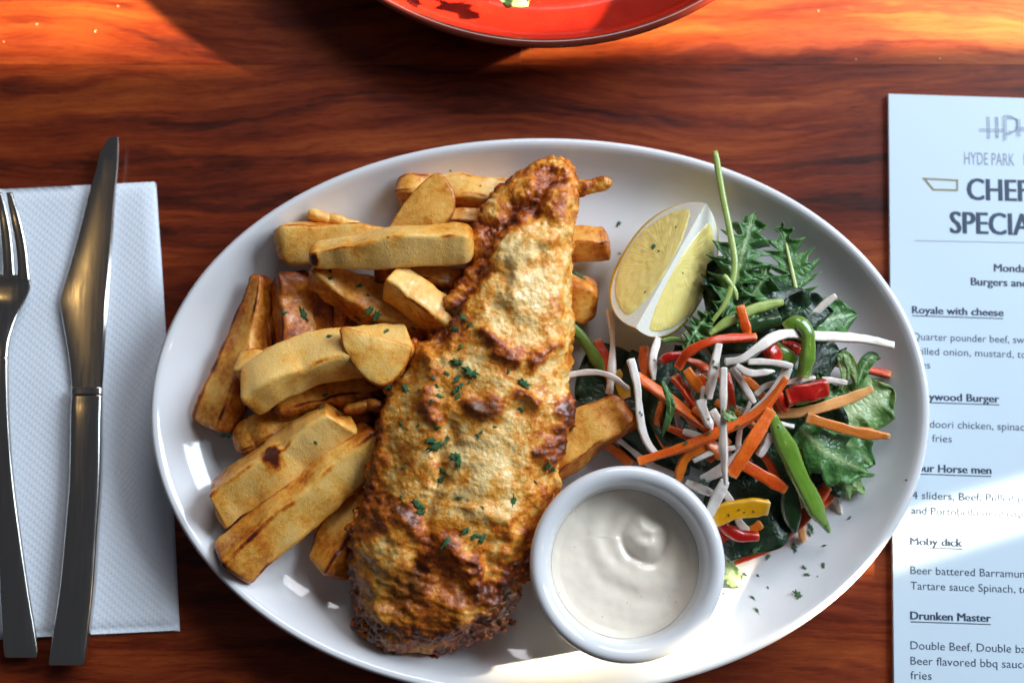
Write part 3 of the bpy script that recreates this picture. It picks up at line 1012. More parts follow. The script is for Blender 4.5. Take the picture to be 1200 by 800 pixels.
# ------------------------------------------------------------------ lemon
def build_lemon():
    A0, B0 = unp(827, 238, .040), unp(745, 384, .047)
    c = (A0 + B0) / 2
    axis = (A0 - B0)
    hl = np.linalg.norm(axis) / 2
    ax = axis / (2 * hl)
    Rr = .0298
    side = np.cross([0, 0, 1.0], ax)           # to the left of the axis looking along it
    side /= np.linalg.norm(side)
    upv = np.cross(ax, side)
    thL, thR = R(-40), R(-46)                  # fall of the two cut faces (left, right)
    base = empty('lemon_wedge', (c[0], c[1], plate_z(c[0], c[1])))
    tag(base, 'juicy lemon wedge with yellow rind leaning on the salad leaves', 'lemon wedge')

    def dirs(th, sgn):
        return sgn * side * math.cos(th) + upv * math.sin(th)
    eL, eR = dirs(thL, 1), dirs(thR, -1)

    def halfr(u):
        return Rr * (1 - np.abs(u) ** 2.5) ** .5

    ku = NT('lemon_rind')
    pores = ku.n('ShaderNodeTexVoronoi')
    ku.set(pores, 'Vector', ku.obj())
    ku.set(pores, 'Scale', 700)
    ku.P(base=ku.mix(ku.noise(120, 3), (.72, .47, .015), (.80, .60, .04)), rough=.32, coat=.3, sss=.1, sssr=(.004, .003, .001), ssss=.4)
    ku.P(normal=ku.bump(pores.outputs['Distance'], .5, .0007))
    kp = NT('lemon_pith')
    kp.P(base=kp.mix(kp.noise(300, 3), (.84, .82, .70), (.90, .89, .80)), rough=.45, sss=.3, sssr=(.004, .003, .002), ssss=.5)
    kp.P(normal=kp.bump(kp.noise(700, 3), .3, .0006))
    kf = NT('lemon_flesh')
    fan = kf.attr('fan')
    cell = kf.n('ShaderNodeCombineXYZ')
    kf.set(cell, 'X', kf.math('MULTIPLY', fan, 1.0))
    kf.set(cell, 'Y', kf.math('MULTIPLY', kf.attr('rad'), 1.0))
    ves = kf.noise(1.0, 3, .6, kf.map(cell.outputs[0], (17, 5, 1)))
    bl = kf.noise(95, 2)
    kf.P(base=kf.mix(kf.math('ADD', kf.math('MULTIPLY', ves, .6), kf.math('MULTIPLY', bl, .4)), (.96, .70, .13), (.98, .88, .42)), rough=.2, spec=.45, coat=.6, coatr=.06, sss=.35, sssr=(.008, .006, .0015), ssss=.6)
    kf.P(normal=kf.bump(ves, .38, .0011))

    # body: rind under, pith on the cut faces
    nu, nv, na = 64, 18, 26
    us = -np.cos(np.linspace(0, np.pi, nu)) * .9995
    V, kinds = [], []
    angs = np.linspace(0, 1, na)
    a0 = math.atan2(-math.sin(-thL), math.cos(thL))
    for u in us:
        r_ = halfr(u) + 1e-5
        cc = c + ax * hl * u
        row = []
        for k in range(nv):                     # ridge -> left edge
            row.append(cc + eL * r_ * k / (nv - 1))
        # rind sweeps from the left edge round the underside to the right edge
        angL, angR = thL, -math.pi - thR
        for k in range(1, na - 1):
            an = angL + (angR - angL) * k / (na - 1)
            rr_ = r_ * (1 + .015 * mn.noise(Vector((u * 3, an * 2, 0))))
            row.append(cc + side * math.cos(an) * rr_ + upv * math.sin(an) * rr_)
        for k in range(nv):                     # right edge -> ridge
            row.append(cc + eR * r_ * (1 - k / (nv - 1)))
        V += row
    m = nv + na - 2 + nv
    F = grid_faces(nu, m, flip=False)
    fm = []
    for i in range(nu - 1):
        for j in range(m - 1):
            fm.append(1 if (j < nv - 2 or j >= nv + na - 1) else 0)
    V = np.array(V)
    low = V[:, 2].min()
    body = make('rind', V, F, [ku.m, kp.m], parent=base, fmat=fm)
    # flesh lobes on each cut face
    for e, v0, uc in ((eL, .02, 0.0), (eR, .10, -.02)):
        nrm = np.cross(ax, e)
        if nrm[2] < 0:
            nrm = -nrm
        nr, nt = 22, 90
        VV, fan_, rad_ = [], [], []
        lim = .875
        for i in range(nr):
            s = (i / (nr - 1)) ** .8 + 1e-4
            for j in range(nt):
                ph = 2 * math.pi * j / nt
                cu, cv = math.cos(ph), math.sin(ph)
                u = uc + (abs(cu) ** .80) * math.copysign(1, cu) * s * .875
                # v between v0 and the pith line
                top_ = float(halfr(np.array(min(.999, abs(uc + (abs(cu) ** .80) * math.copysign(1, cu) * .875))))) / Rr * .935
                vm = (v0 + .935) / 2
                vv = vm + (abs(cv) ** .85) * math.copysign(1, cv) * s * (.935 - v0) / 2
                hmax = float(halfr(np.array(min(.999, abs(u))))) / Rr * .935
                hmin = v0 * (1 - .0 * u)
                vv = hmin + (vv - v0) / (.935 - v0) * max(hmax - hmin, .02)
                lift = .00045 * (1 - s ** 4) + .0003 * mn.noise(Vector((u * 14, vv * 9, 1))) - .0004 * (s > .99)
                VV.append(c + ax * hl * u + e * Rr * vv + nrm * (lift + .0002))
                fan_.append(math.atan2(vv - .02, u + uc) if True else 0)
                rad_.append(math.hypot(vv, u))
        FF = grid_faces(nr, nt, closed_v=True)
        FF.append(tuple(range(nt)))
        make('flesh', np.array(VV), FF, kf.m, parent=base, attrs={'fan': fan_, 'rad': rad_})


build_lemon()

# ------------------------------------------------------------------ salad
SN = [0]


def strip(name, cat, group, mat, path, wpx, z, label, th=2.7, taper=(.85, .75), roll=None, expo=5.0, endr=.5, amp=1.0, curve_roll=None):
    SN[0] += 1
    sd = SN[0] + 100
    if np.isscalar(z):
        z = [z] * len(path)
    rnd = random.Random(sd)
    if roll is None:
        roll = rnd.uniform(-35, 35)
    if curve_roll is None:
        curve_roll = rnd.uniform(-40, 40)
    wpx = wpx * (.96 if mat is not DAIKON else .86)
    Pp = np.array([unp(x, y, q / 1000) for (x, y), q in zip(path, z)])
    n, rg = 44, 20
    t = tgrid(n)
    C = catmull(Pp, t)
    L = np.linalg.norm(np.diff(C, axis=0), axis=1).sum()
    e = endprof(t, L, endr / 1000)
    tp = np.interp(t, [0, .25, .75, 1], [taper[0], 1, 1, taper[1]])
    Wd = wpx * mpp(C[:, 2].mean()) * tp * (.2 + .8 * e) * (1 + .06 * np.sin(t * 9 + sd))
    Th = np.full(n, th / 1000) * np.minimum(1, .35 + tp) * (.2 + .8 * e)
    V, F, tt, A, co = sweep(C, Wd, Th, expo, R(roll) + t * R(curve_roll), rg)
    tt = np.r_[np.repeat(t, rg), 0, 1]
    ci = np.r_[np.repeat(np.arange(n), rg), 0, n - 1]
    rd = V - C[ci]
    rd /= np.linalg.norm(rd, axis=1)[:, None] + 1e-9
    V = V + rd * (nz(V, 90, sd, 3) * .0006 * amp + nz(V, 420, sd, 2) * .00012)[:, None]
    end = np.clip(1 - np.minimum(tt, 1 - tt) * L / .0022, 0, 1) * .8 + .25 * np.clip((co - .85) / .15, 0, 1)
    o = make(name, V, F, mat, attrs={'end': end, 'fu': tt * L, 'fa': A / 6.283})
    tag(o, label, cat, group)
    return o


GC, GD, GG, GR = 'carrot strips in the salad', 'white radish strips in the salad', 'green pepper strips in the salad', 'red pepper strips in the salad'


def car(path, wpx, z, label, mat=None, **k):
    return strip('carrot_strip', 'carrot strip', GC, mat or CARROT, path, wpx, z, label, **k)


def dai(path, wpx, z, label, **k):
    return strip('radish_strip', 'radish strip', GD, DAIKON, path, wpx, z, label, **k)


car([(794, 432), (806, 414), (838, 399), (887, 395)], 11, [48, 52, 55, 54], 'curved carrot strip arching over the top of the radish pile', roll=20)
car([(867, 358), (872, 375), (877, 394)], 11, [46, 47, 47], 'short straight carrot strip standing above the carrot arch', roll=0)
car([(744, 440), (780, 464), (808, 486), (834, 508)], 14, [40, 44, 45, 44], 'thick red orange carrot strip slanting down left of the radish pile', roll=10)
car([(747, 541), (800, 524), (850, 503), (892, 480), (922, 442)], 13, [42, 47, 51, 53, 55], 'longest carrot strip running from the dip pot up across the salad', roll=15)
car([(904, 480), (880, 520), (856, 558)], 16, [56, 57, 54], 'broad bright carrot strip beside the long upright radish strip', roll=-10)
car([(832, 520), (808, 533), (798, 548), (795, 564)], 11, [45, 45, 43, 40], 'bent carrot strip hooking down to the dip pot rim', roll=5)
car([(862, 540), (890, 555), (922, 573)], 15, [40, 38, 34], 'red orange carrot strip over the dark leaf above the yellow pepper', roll=0)
car([(909, 486), (945, 482), (985, 470), (1023, 455)], 13, [40, 41, 41, 42], 'frosted carrot strip rising to the right from the red pepper', mat=PALE_CARROT, roll=20)
car([(944, 489), (975, 498), (1005, 506), (1043, 511)], 14, [43, 42, 40, 38], 'pale carrot strip pointing at the right plate rim', mat=PALE_CARROT, roll=-10, taper=(.9, .5))
car([(860, 661), (890, 644), (925, 620), (952, 594), (970, 568)], 17, [10, 12, 16, 22, 26], 'pointed carrot strip lying lowest on the plate near the dip pot', roll=0, taper=(.12, .9))
car([(958, 420), (1000, 429), (1044, 440)], 11, [17, 16, 18], 'dull carrot strip lying behind the small curled leaf', roll=0)
car([(932, 596), (936, 612), (942, 634)], 9, [19, 16, 10], 'tiny carrot splinter under the pointed green pepper strip', mat=PALE_CARROT)
car([(952, 586), (964, 572), (977, 556)], 11, [18, 20, 22], 'left one of two red orange carrot sticks under the lettuce', roll=15)
car([(962, 592), (976, 578), (992, 562)], 11, [16, 17, 18], 'right one of two red orange carrot sticks under the lettuce', roll=-15)
car([(789, 440), (802, 456), (818, 482)], 14, [44, 45, 44], 'wide red carrot piece left in the knot of cut carrots', roll=25)
car([(804, 432), (812, 444), (822, 458)], 13, [49, 49, 47], 'short red carrot piece on top in the knot of cut carrots', roll=-20)
car([(819, 440), (825, 448), (829, 460)], 12, [46, 46, 45], 'stubby carrot end on the right in the knot of cut carrots')
car([(852, 436), (856, 460), (859, 484)], 10, [48, 48, 46], 'upright carrot strip hidden behind the long upright radish strip')
car([(828, 516), (838, 526), (846, 536)], 12, [46, 46, 44], 'small carrot piece crossing under the long carrot strip')
car([(878, 622), (886, 617), (893, 613)], 11, [20, 21, 22], 'tiny bright carrot end below the yellow pepper strip')
car([(704, 516), (722, 528), (742, 544)], 12, [17, 18, 20], 'shaded carrot strip between the thick fry and the dip pot')
car([(700, 398), (708, 420), (716, 446)], 14, [18, 19, 20], 'dark orange carrot piece in the shade below the brown fry end')
car([(755, 406), (755, 425), (757, 446)], 13, [30, 32, 33], 'upright red carrot piece left of the short radish strip under the lemon')
car([(905, 500), (918, 520), (928, 545)], 12, [30, 28, 26], 'dim carrot strip beneath the long green pepper strip')
car([(846, 488), (838, 500), (832, 514)], 12, [48, 48, 47], 'short red carrot piece just left of the long upright radish strip')

dai([(739, 420), (746, 448), (750, 490), (757, 515), (770, 534)], 11, [47, 47, 45, 44, 40], 'tall bent radish strip at the left edge of the salad', roll=5)
dai([(848, 430), (848, 480), (848, 530), (851, 568)], 10, [60, 60, 58, 54], 'longest upright radish strip hanging down the middle of the salad', roll=0, taper=(.9, .25))
dai([(842, 402), (837, 430), (830, 468)], 12, [55, 55, 52], 'upright radish strip just left of the longest upright one', roll=0)
dai([(849, 424), (868, 421), (888, 408), (905, 396), (925, 391), (960, 394), (1005, 396), (1048, 405)], 14, [58, 60, 60, 58, 54, 43, 36, 32], 'very long radish strip curving over to the right plate rim', roll=0, taper=(.7, .7))
dai([(862, 428), (880, 437), (908, 435)], 11, [60, 60, 58], 'pointed radish strip lying under the very long curved one', roll=0, taper=(.9, .15))
dai([(876, 424), (900, 424), (929, 429)], 9, [58, 58, 57], 'thin level radish strip pointing at the green pepper curl', roll=0)
dai([(925, 430), (908, 458), (890, 478), (866, 500)], 14, [54, 53, 51, 50], 'slanting radish strip beside the end of the long carrot strip', roll=0)
dai([(858, 430), (870, 448), (884, 472)], 9, [56, 55, 52], 'thin slanting radish strip right of the longest upright one', roll=0)
dai([(896, 500), (872, 528), (848, 548), (822, 562)], 14, [46, 46, 44, 40], 'stained radish strip under the broad bright carrot strip', roll=0)
dai([(850, 562), (842, 580), (830, 604)], 15, [42, 40, 36], 'radish strip slanting into the dip pot rim above the yellow pepper', roll=0, taper=(.8, .9))
dai([(803, 564), (818, 571), (834, 578)], 10, [36, 36, 35], 'short radish strip beside the rim of the dip pot', roll=0)
dai([(846, 572), (855, 585), (866, 600)], 10, [33, 31, 29], 'small radish strip going under the yellow pepper strip', roll=0)
dai([(664, 440), (690, 436), (715, 440), (736, 456)], 9, [32, 33, 34, 32], 'bowed radish strip reaching out from under the fish', roll=0)
dai([(714, 362), (718, 392), (717, 432), (714, 462)], 9, [26, 27, 28, 26], 'thin upright radish strip between the brown fry end and the lemon', roll=0)
dai([(772, 396), (765, 418), (766, 446)], 10, [36, 38, 38], 'short radish strip hanging just below the lemon wedge', roll=0)
dai([(720, 512), (740, 527), (762, 545), (792, 556)], 9, [22, 22, 22, 23], 'shaded radish strip between the thick fry and the dip pot rim', roll=0)
dai([(890, 545), (888, 570), (884, 592)], 11, [22, 21, 20], 'dim radish strip lying on the dark leaf', roll=0)
dai([(980, 346), (962, 360), (944, 376)], 11, [38, 37, 36], 'stubby radish strip pointing up right over the dark rounded leaves', roll=0)
dai([(962, 445), (978, 446), (993, 449)], 9, [38, 38, 38], 'short radish strip poking out right of the shiny red pepper', roll=0)
dai([(820, 468), (827, 488), (834, 504)], 13, [52, 53, 52], 'pointed radish sliver sprinkled with parsley left of the longest upright one', roll=0, taper=(.9, .15))
dai([(834, 480), (842, 492), (848, 504)], 10, [50, 50, 50], 'small radish sliver tucked against the longest upright one', roll=0)
dai([(824, 452), (824, 468), (822, 484)], 10, [48, 48, 47], 'beige radish strip among the cut carrots', roll=0)
dai([(864, 606), (868, 614), (878, 622)], 12, [22, 22, 20], 'little radish end between the yellow and red pepper strips', roll=0)
dai([(974, 574), (979, 586), (985, 602)], 9, [14, 12, 10], 'pale stalk end lying on the plate below the carrot sticks', roll=0)
dai([(800, 396), (818, 384), (832, 372)], 11, [34, 35, 35], 'pale radish strip at the lower right edge of the lemon', roll=0)
dai([(918, 446), (898, 452), (884, 462)], 9, [50, 49, 48], 'short radish strip crossing behind the slanting one', roll=0)
dai([(904, 508), (896, 524), (888, 534)], 10, [44, 43, 42], 'radish sliver along the right side of the broad bright carrot strip', roll=0)
dai([(845, 650), (856, 640), (866, 632)], 10, [11, 11, 12], 'yellowish radish strip on the plate under the red pepper curve', roll=0)


LB = 'thin radish shred half buried in the middle of the salad'
for pth, w_, z_ in [([(790, 470), (812, 500), (818, 540)], 8, [40, 41, 38]), ([(812, 540), (840, 528), (880, 522)], 8, [45, 46, 43]), ([(800, 505), (830, 515), (862, 538)], 8, [42, 44, 42]),
                    ([(858, 476), (890, 490), (930, 500)], 8, [46, 45, 40]), ([(820, 430), (812, 460), (796, 486)], 8, [43, 44, 41]), ([(880, 470), (868, 500), (864, 530)], 8, [48, 47, 44]),
                    ([(905, 452), (930, 446), (955, 442)], 7, [44, 43, 40]), ([(775, 455), (790, 480), (798, 510)], 7, [38, 38, 37])]:
    dai(pth, w_, z_, LB, roll=0)
LB = 'thin carrot shred half buried in the middle of the salad'
for pth, w_, z_ in [([(782, 500), (806, 512), (836, 540)], 9, [40, 41, 40]), ([(870, 440), (892, 462), (905, 490)], 9, [47, 47, 45]), ([(838, 470), (868, 486), (900, 515)], 9, [45, 46, 42]),
                    ([(776, 470), (770, 500), (782, 528)], 9, [34, 35, 33]), ([(812, 478), (838, 500), (856, 520)], 9, [46, 47, 46]), ([(884, 516), (900, 540), (912, 560)], 9, [38, 36, 33]),
                    ([(800, 420), (822, 428), (848, 446)], 9, [44, 45, 45]), ([(930, 520), (944, 548), (950, 580)], 9, [28, 26, 24])]:
    car(pth, w_, z_, LB)


def grn(path, wpx, z, label, mat=None, **k):
    return strip('green_pepper_strip', 'pepper strip', GG, mat or GRNPEP, path, wpx, z, label, **k)


grn([(904, 486), (924, 530), (948, 580), (972, 624)], 25, [48, 42, 32, 20], 'long green pepper strip with a pointed lower end', th=4.5, roll=8, taper=(.45, .12), expo=2.8)
grn([(920, 386), (934, 378), (946, 390), (947, 415), (941, 442)], 18, [50, 52, 52, 50, 46], 'curled green pepper strip over the very long radish strip', th=5, roll=10, taper=(.8, .8), expo=2.6)
grn([(907, 405), (918, 414), (932, 424)], 17, [47, 47, 45], 'short green pepper piece beside the red pepper chunk', th=4, roll=10, expo=2.5)
grn([(924, 560), (926, 590), (931, 624)], 22, [32, 28, 22], 'dark green pepper strip under the long pointed one', mat=DARKGRN, th=4, roll=-14, taper=(.8, .3), expo=2.6)
grn([(870, 386), (892, 380), (916, 374)], 17, [40, 41, 42], 'glossy dark green pepper strip behind the green curl', mat=DARKGRN, th=6, roll=0, expo=2.3)
grn([(930, 470), (944, 466), (962, 462)], 16, [36, 36, 36], 'green pepper piece under the shiny red pepper strip', th=5, roll=0, expo=2.4)


def red(path, wpx, z, label, **k):
    return strip('red_pepper_strip', 'pepper strip', GR, REDPEP, path, wpx, z, label, **k)


red([(921, 466), (944, 460), (970, 453)], 22, [48, 49, 48], 'shiny red pepper piece at the right of the salad', th=6, roll=12, taper=(.95, .85), expo=4.5, endr=.8, amp=2.2)
red([(908, 460), (914, 470), (920, 482)], 15, [48, 46, 44], 'red pepper end just left of the shiny piece', th=6, roll=0, expo=2.5)
red([(898, 404), (905, 412), (910, 424)], 17, [50, 50, 48], 'bright red pepper chunk beside the short green piece', th=5, roll=10, expo=4, endr=.8, amp=2)
red([(914, 404), (926, 408), (940, 410)], 16, [40, 40, 40], 'dark red pepper piece behind the green curl', th=5, roll=0, expo=2.5)
red([(842, 612), (856, 622), (870, 628), (889, 628)], 15, [26, 26, 25, 24], 'curved red pepper strip under the yellow pepper strip', th=5, roll=0, expo=2.5)
red([(774, 424), (785, 418), (800, 416)], 12, [40, 41, 41], 'small red pepper strip under the start of the carrot arch', th=4, roll=0, expo=2.5)
red([(838, 632), (848, 628), (858, 622)], 12, [17, 18, 18], 'red pepper scrap touching the right side of the dip pot', th=4, roll=0, expo=2.5)
tag(strip('yellow_pepper_strip', 'pepper strip', 'yellow pepper pieces in the salad', YELPEP, [(834, 609), (852, 599), (875, 595), (901, 594)], 23, [34, 36, 36, 34], '', th=3.6, roll=-8, taper=(.75, .95), expo=6, amp=1.6), 'bright yellow pepper strip dotted with pepper at the right of the dip pot', 'pepper strip')
strip('yellow_pepper_strip', 'pepper strip', 'yellow pepper pieces in the salad', YELPEP, [(720, 436), (728, 450), (735, 468)], 15, [20, 21, 22], 'dull yellow pepper strip in the shade left of the tall bent radish strip', th=4, roll=0)


def leaf(path, z, hw, label, mat, lobes=0, depth=0.0, ruffle=2.0, fwd=.5, cup=.0, shape=(.15, .55), name='salad_leaf', stem=None, seed=None, midw=.09):
    """a leaf along pixel path with half-width hw (px); lobed or entire margin, ruffled surface"""
    SN[0] += 1
    sd = SN[0] + 300 if seed is None else seed
    rnd = random.Random(sd)
    if np.isscalar(z):
        z = [z] * len(path)
    Pp = np.array([unp(x, y, q / 1000) for (x, y), q in zip(path, z)])
    n, m = (30 + lobes * 12), 15
    t = np.linspace(0, 1, n)
    C = catmull(Pp, t)
    T = np.gradient(C, axis=0)
    T /= np.linalg.norm(T, axis=1)[:, None]
    S = np.cross(T, [0, 0, 1.0])
    S /= np.linalg.norm(S, axis=1)[:, None]
    N = np.cross(S, T)
    W0 = hw * mpp(C[:, 2].mean())
    pk = shape[1]
    env = np.where(t < pk, shape[0] + (1 - shape[0]) * np.sin(np.clip(t / pk, 0, 1) * np.pi / 2) ** 1.1, np.cos(np.clip((t - pk) / (1 - pk), 0, 1) * np.pi / 2) ** .75)
    V, mid = [], []
    us = np.linspace(-1, 1, m)
    Lx = np.linalg.norm(np.diff(C, axis=0), axis=1).sum()
    for side in (0,):
        pass
    ph0, ph1 = rnd.random(), rnd.random()
    for i in range(n):
        for u in us:
            lob = 1.0
            sh = 0.0
            if lobes:
                ph = ph0 if u < 0 else ph1
                x = (t[i] * lobes + ph) % 1.0
                saw = (1 - abs(2 * x - 1) ** .9) ** (1.0 if depth < .55 else 1.5)
                x2 = (t[i] * lobes * 3.7 + ph * 5) % 1.0
                lob = 1 - depth * (1 - saw * (.80 + .20 * abs(2 * x2 - 1))) * (.75 + .5 * mn.noise(Vector((t[i] * 5, u * .5, sd))))
                sh = fwd * Lx / lobes * .8 * (abs(u) ** 1.5) * saw
            wv = W0 * env[i] * lob
            a = abs(u)
            rz = ruffle / 1000 * (mn.noise(Vector((t[i] * 6, u * 1.6, sd * 1.3))) * (a ** 1.1) * 1.6 + .35 * math.sin(t[i] * 20 + (3 if u > 0 else 0) + sd) * a ** 2)
            p = C[i] + S[i] * (u * wv) + N[i] * (cup * W0 * u * u * env[i] + rz) + T[i] * (sh * env[i])
            V.append(p)
            vein = max(0.0, 1 - a / midw) * (1 - .5 * t[i])
            mid.append(min(1, vein + .0))
    V = np.array(V)
    V[:, 2] = np.maximum(V[:, 2], [plate_z(q[0], q[1]) + .0006 for q in V])
    F = grid_faces(n, m)
    o = make(name, V, F, mat, attrs={'mid': mid}, solid=.0004)
    tag(o, label, 'leaf', 'salad leaves on the plate')
    if stem:
        setbase(o)
        sp, sz, sw, smat = stem
        Ps = np.array([unp(x, y, q / 1000) for (x, y), q in zip(sp, sz)])
        Cs = catmull(Ps, 40)
        tt = np.linspace(0, 1, 40)
        Wd = sw * mpp(.04) * np.interp(tt, [0, .05, .6, 1], [.7, 1, 1, .6])
        Vs, Fs, _, _, co = sweep(Cs, Wd, Wd * .7, 2.4, 0, 12)
        make('stem', Vs, Fs, smat, parent=o, attrs={'end': np.zeros(len(Vs))})
    return o


# dark bed of leaves
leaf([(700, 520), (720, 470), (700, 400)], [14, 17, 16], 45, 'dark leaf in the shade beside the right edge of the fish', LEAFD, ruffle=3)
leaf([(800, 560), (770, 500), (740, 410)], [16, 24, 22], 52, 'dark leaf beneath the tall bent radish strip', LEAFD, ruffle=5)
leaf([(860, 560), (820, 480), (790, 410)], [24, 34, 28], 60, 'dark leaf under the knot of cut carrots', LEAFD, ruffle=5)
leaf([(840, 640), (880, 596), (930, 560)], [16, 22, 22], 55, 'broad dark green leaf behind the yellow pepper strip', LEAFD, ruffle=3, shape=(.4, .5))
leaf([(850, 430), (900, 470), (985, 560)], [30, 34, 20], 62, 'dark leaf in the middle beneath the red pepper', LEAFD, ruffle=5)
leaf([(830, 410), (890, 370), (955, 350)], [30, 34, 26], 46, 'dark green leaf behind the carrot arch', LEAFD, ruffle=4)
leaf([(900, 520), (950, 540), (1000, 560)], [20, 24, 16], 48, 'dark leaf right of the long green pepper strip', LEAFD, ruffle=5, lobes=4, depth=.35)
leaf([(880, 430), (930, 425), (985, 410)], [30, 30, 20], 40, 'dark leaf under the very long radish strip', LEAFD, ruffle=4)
leaf([(832, 380), (850, 340), (850, 300)], [22, 30, 28], 34, 'dark frilly leaf pressed against the right side of the lemon', LEAFD, ruffle=6, lobes=5, depth=.3)
leaf([(925, 386), (960, 376), (1004, 368)], [34, 35, 28], 26, 'glossy rounded leaf tip right of the stubby radish strip', LEAFM, ruffle=3, shape=(.5, .5), cup=.25)
leaf([(915, 372), (938, 364), (975, 366)], [38, 39, 36], 22, 'dark rounded leaf just above the green pepper curl', LEAFD, ruffle=3, shape=(.5, .5), cup=.2)
# lighter leaves
leaf([(846, 372), (862, 330), (872, 288), (884, 250)], [36, 38, 38, 30], 44, 'tall frilly mizuna leaf with a long pale stem over the plate rim', LEAFM, lobes=8, depth=.84, ruffle=6, shape=(.35, .45),
     stem=([(838, 177), (846, 225), (856, 275), (861, 312), (852, 350), (828, 386)], [46, 44, 43, 43, 43, 40], 8, STEM))
leaf([(936, 362), (930, 325), (916, 262)], [28, 26, 22], 40, 'feathery narrow leaf pointing at the top right plate rim', LEAFM, lobes=7, depth=.93, ruffle=3, fwd=1.1, shape=(.35, .35),
     stem=([(938, 364), (932, 335), (921, 285)], [29, 27.5, 24], 5, STEM))
leaf([(858, 372), (886, 340), (900, 312)], [34, 36, 34], 30, 'small frilly leaf between the mizuna and the feathery leaf', LEAFM, lobes=6, depth=.85, ruffle=5)
leaf([(802, 412), (815, 388), (832, 366)], [42, 43, 42], 20, 'fine cut leaf between the lemon and the carrot arch', LEAFM, lobes=8, depth=.85, ruffle=5)
leaf([(936, 500), (970, 530), (1018, 554)], [36, 38, 26], 36, 'ruffled lettuce leaf below the pale carrot strip', LEAFM, lobes=4, depth=.40, ruffle=4, cup=-.25, midw=.22, shape=(.5, .45))
leaf([(975, 540), (990, 560), (1012, 574)], [26, 22, 14], 22, 'jagged lettuce tip resting on the plate at the lower right', LEAFL, lobes=3, depth=.5, ruffle=3, cup=-.2)
leaf([(965, 510), (995, 522), (1024, 544)], [30, 28, 18], 24, 'blue green leaf underside below the tip of the pale carrot strip', LEAFM, ruffle=3, shape=(.5, .5), midw=.25)
leaf([(960, 500), (1000, 482), (1046, 456)], [28, 26, 24], 34, 'pale ribbed lettuce leaf reaching the right plate rim', LEAFL, ruffle=3, shape=(.5, .6), midw=.45, lobes=3, depth=.12)
leaf([(985, 464), (990, 440), (988, 417), (998, 428), (1006, 458)], [32, 35, 38, 36, 30], 7, 'thin curled leaf looping in front of the dull carrot strip', LEAFL, ruffle=.8, midw=.5)
leaf([(1003, 458), (1012, 430), (1022, 418), (1032, 420)], [28, 30, 30, 26], 8, 'small arching leaf tip right of the thin curled leaf', LEAFM, ruffle=.8, midw=.3)
leaf([(776, 446), (786, 476), (776, 512)], [50, 49, 42], 5, 'thin grass green leaf sliver crossing the thick red orange carrot strip', LEAFM, ruffle=.6, shape=(.3, .4))
leaf([(848, 478), (852, 486), (864, 490)], [62, 63, 62], 6, 'pale green leaf scrap on the longest upright radish strip', LEAFL, ruffle=1, midw=.6)
leaf([(846, 662), (856, 672), (868, 688)], [11, 12, 10], 11, 'pale yellow green lettuce scrap in the sun right of the dip pot', LEAFL, ruffle=1.2, shape=(.8, .6), midw=1.0)
leaf([(958, 436), (968, 460), (990, 470)], [36, 36, 32], 18, 'crinkled leaf behind the shiny red pepper piece', LEAFM, ruffle=4, lobes=3, depth=.3)
leaf([(866, 470), (876, 482), (872, 498)], [44, 45, 44], 16, 'dark curly leaf tuft between two slanting radish strips', LEAFM, ruffle=4, lobes=3, depth=.4)
leaf([(864, 384), (876, 372), (888, 360)], [40, 41, 40], 12, 'small dark leaf behind the short straight carrot strip', LEAFM, ruffle=2)


def stalk(path, wpx, z, label, mat):
    o = strip('salad_stalk', 'stalk', 'salad stalks on the plate', mat, path, wpx, z, label, th=wpx * .3, roll=0, taper=(.8, .6), expo=2.4)


stalk([(918, 354), (890, 360), (862, 372), (830, 392)], 13, [40, 41, 42, 42], 'wide pale green stalk running above the carrot arch', STEM)
stalk([(776, 399), (792, 397), (812, 404)], 6, [38, 39, 39], 'thin green stalk curving below the lemon wedge', DARKSTEM)
stalk([(848, 322), (860, 338), (864, 352)], 5, [44, 43, 42], 'short light stalk at the foot of the frilly mizuna leaf', STEM)
stalk([(667, 380), (682, 396), (698, 420), (710, 440)], 14, [20, 20, 20, 19], 'dull olive stalk in the shade right of the fish', DARKSTEM)

# ------------------------------------------------------------------ napkin
def build_napkin():
    right = [(181, 213), (184, 260), (189, 330), (194, 420), (198, 520), (203, 620), (209, 738)]
    root = empty('paper_napkin', unp(60, 480, 0))
    tag(root, 'folded white embossed paper napkin under the knife and fork', 'napkin')

    def sheet(name, dx, dy, z0, z1, sd):
        n, m = 70, 60
        Rp = catmull([(x + dx, y, 0) for x, y in right], n)[:, :2]
        V = []
        for i in range(n):
            v = i / (n - 1)
            ytl, ybl = 231 + dy, 757 + dy
            for j in range(m):
                u = 1 - (1 - j / (m - 1)) ** 1.6
                x = -190 + (Rp[i, 0] + 190) * u
                yl = ytl + (ybl - ytl) * v
                y = yl + (Rp[i, 1] + dy - yl) * u
                ez = min(1, (1 - u) * 26) * min(1, min(v, 1 - v) * 40)
                z = z0 + (z1 - z0) * ez ** .5 + .0007 * mn.noise(Vector((u * 4, v * 5, sd)))
                V.append(unp(x, y, z))
        V = np.array(V)
        k = len(V)
        lowv = V.copy()
        lowv[:, 2] = z0
        F = grid_faces(n, m, flip=True)
        V2 = np.vstack([V, lowv])
        rim = [i * m for i in range(n)] + [(n - 1) * m + j for j in range(1, m)] + [i * m + m - 1 for i in range(n - 2, -1, -1)] + [j for j in range(m - 2, 0, -1)]
        for a, b in zip(rim, rim[1:] + rim[:1]):
            F.append((a, b, b + k, a + k))
        return make(name, V2, F, NAP, parent=root)
    sheet('bottom_fold', 2.0, 1.0, .0002, .0014, 1)
    sheet('top_fold', 0, 0, .0016, .0034, 2)


build_napkin()

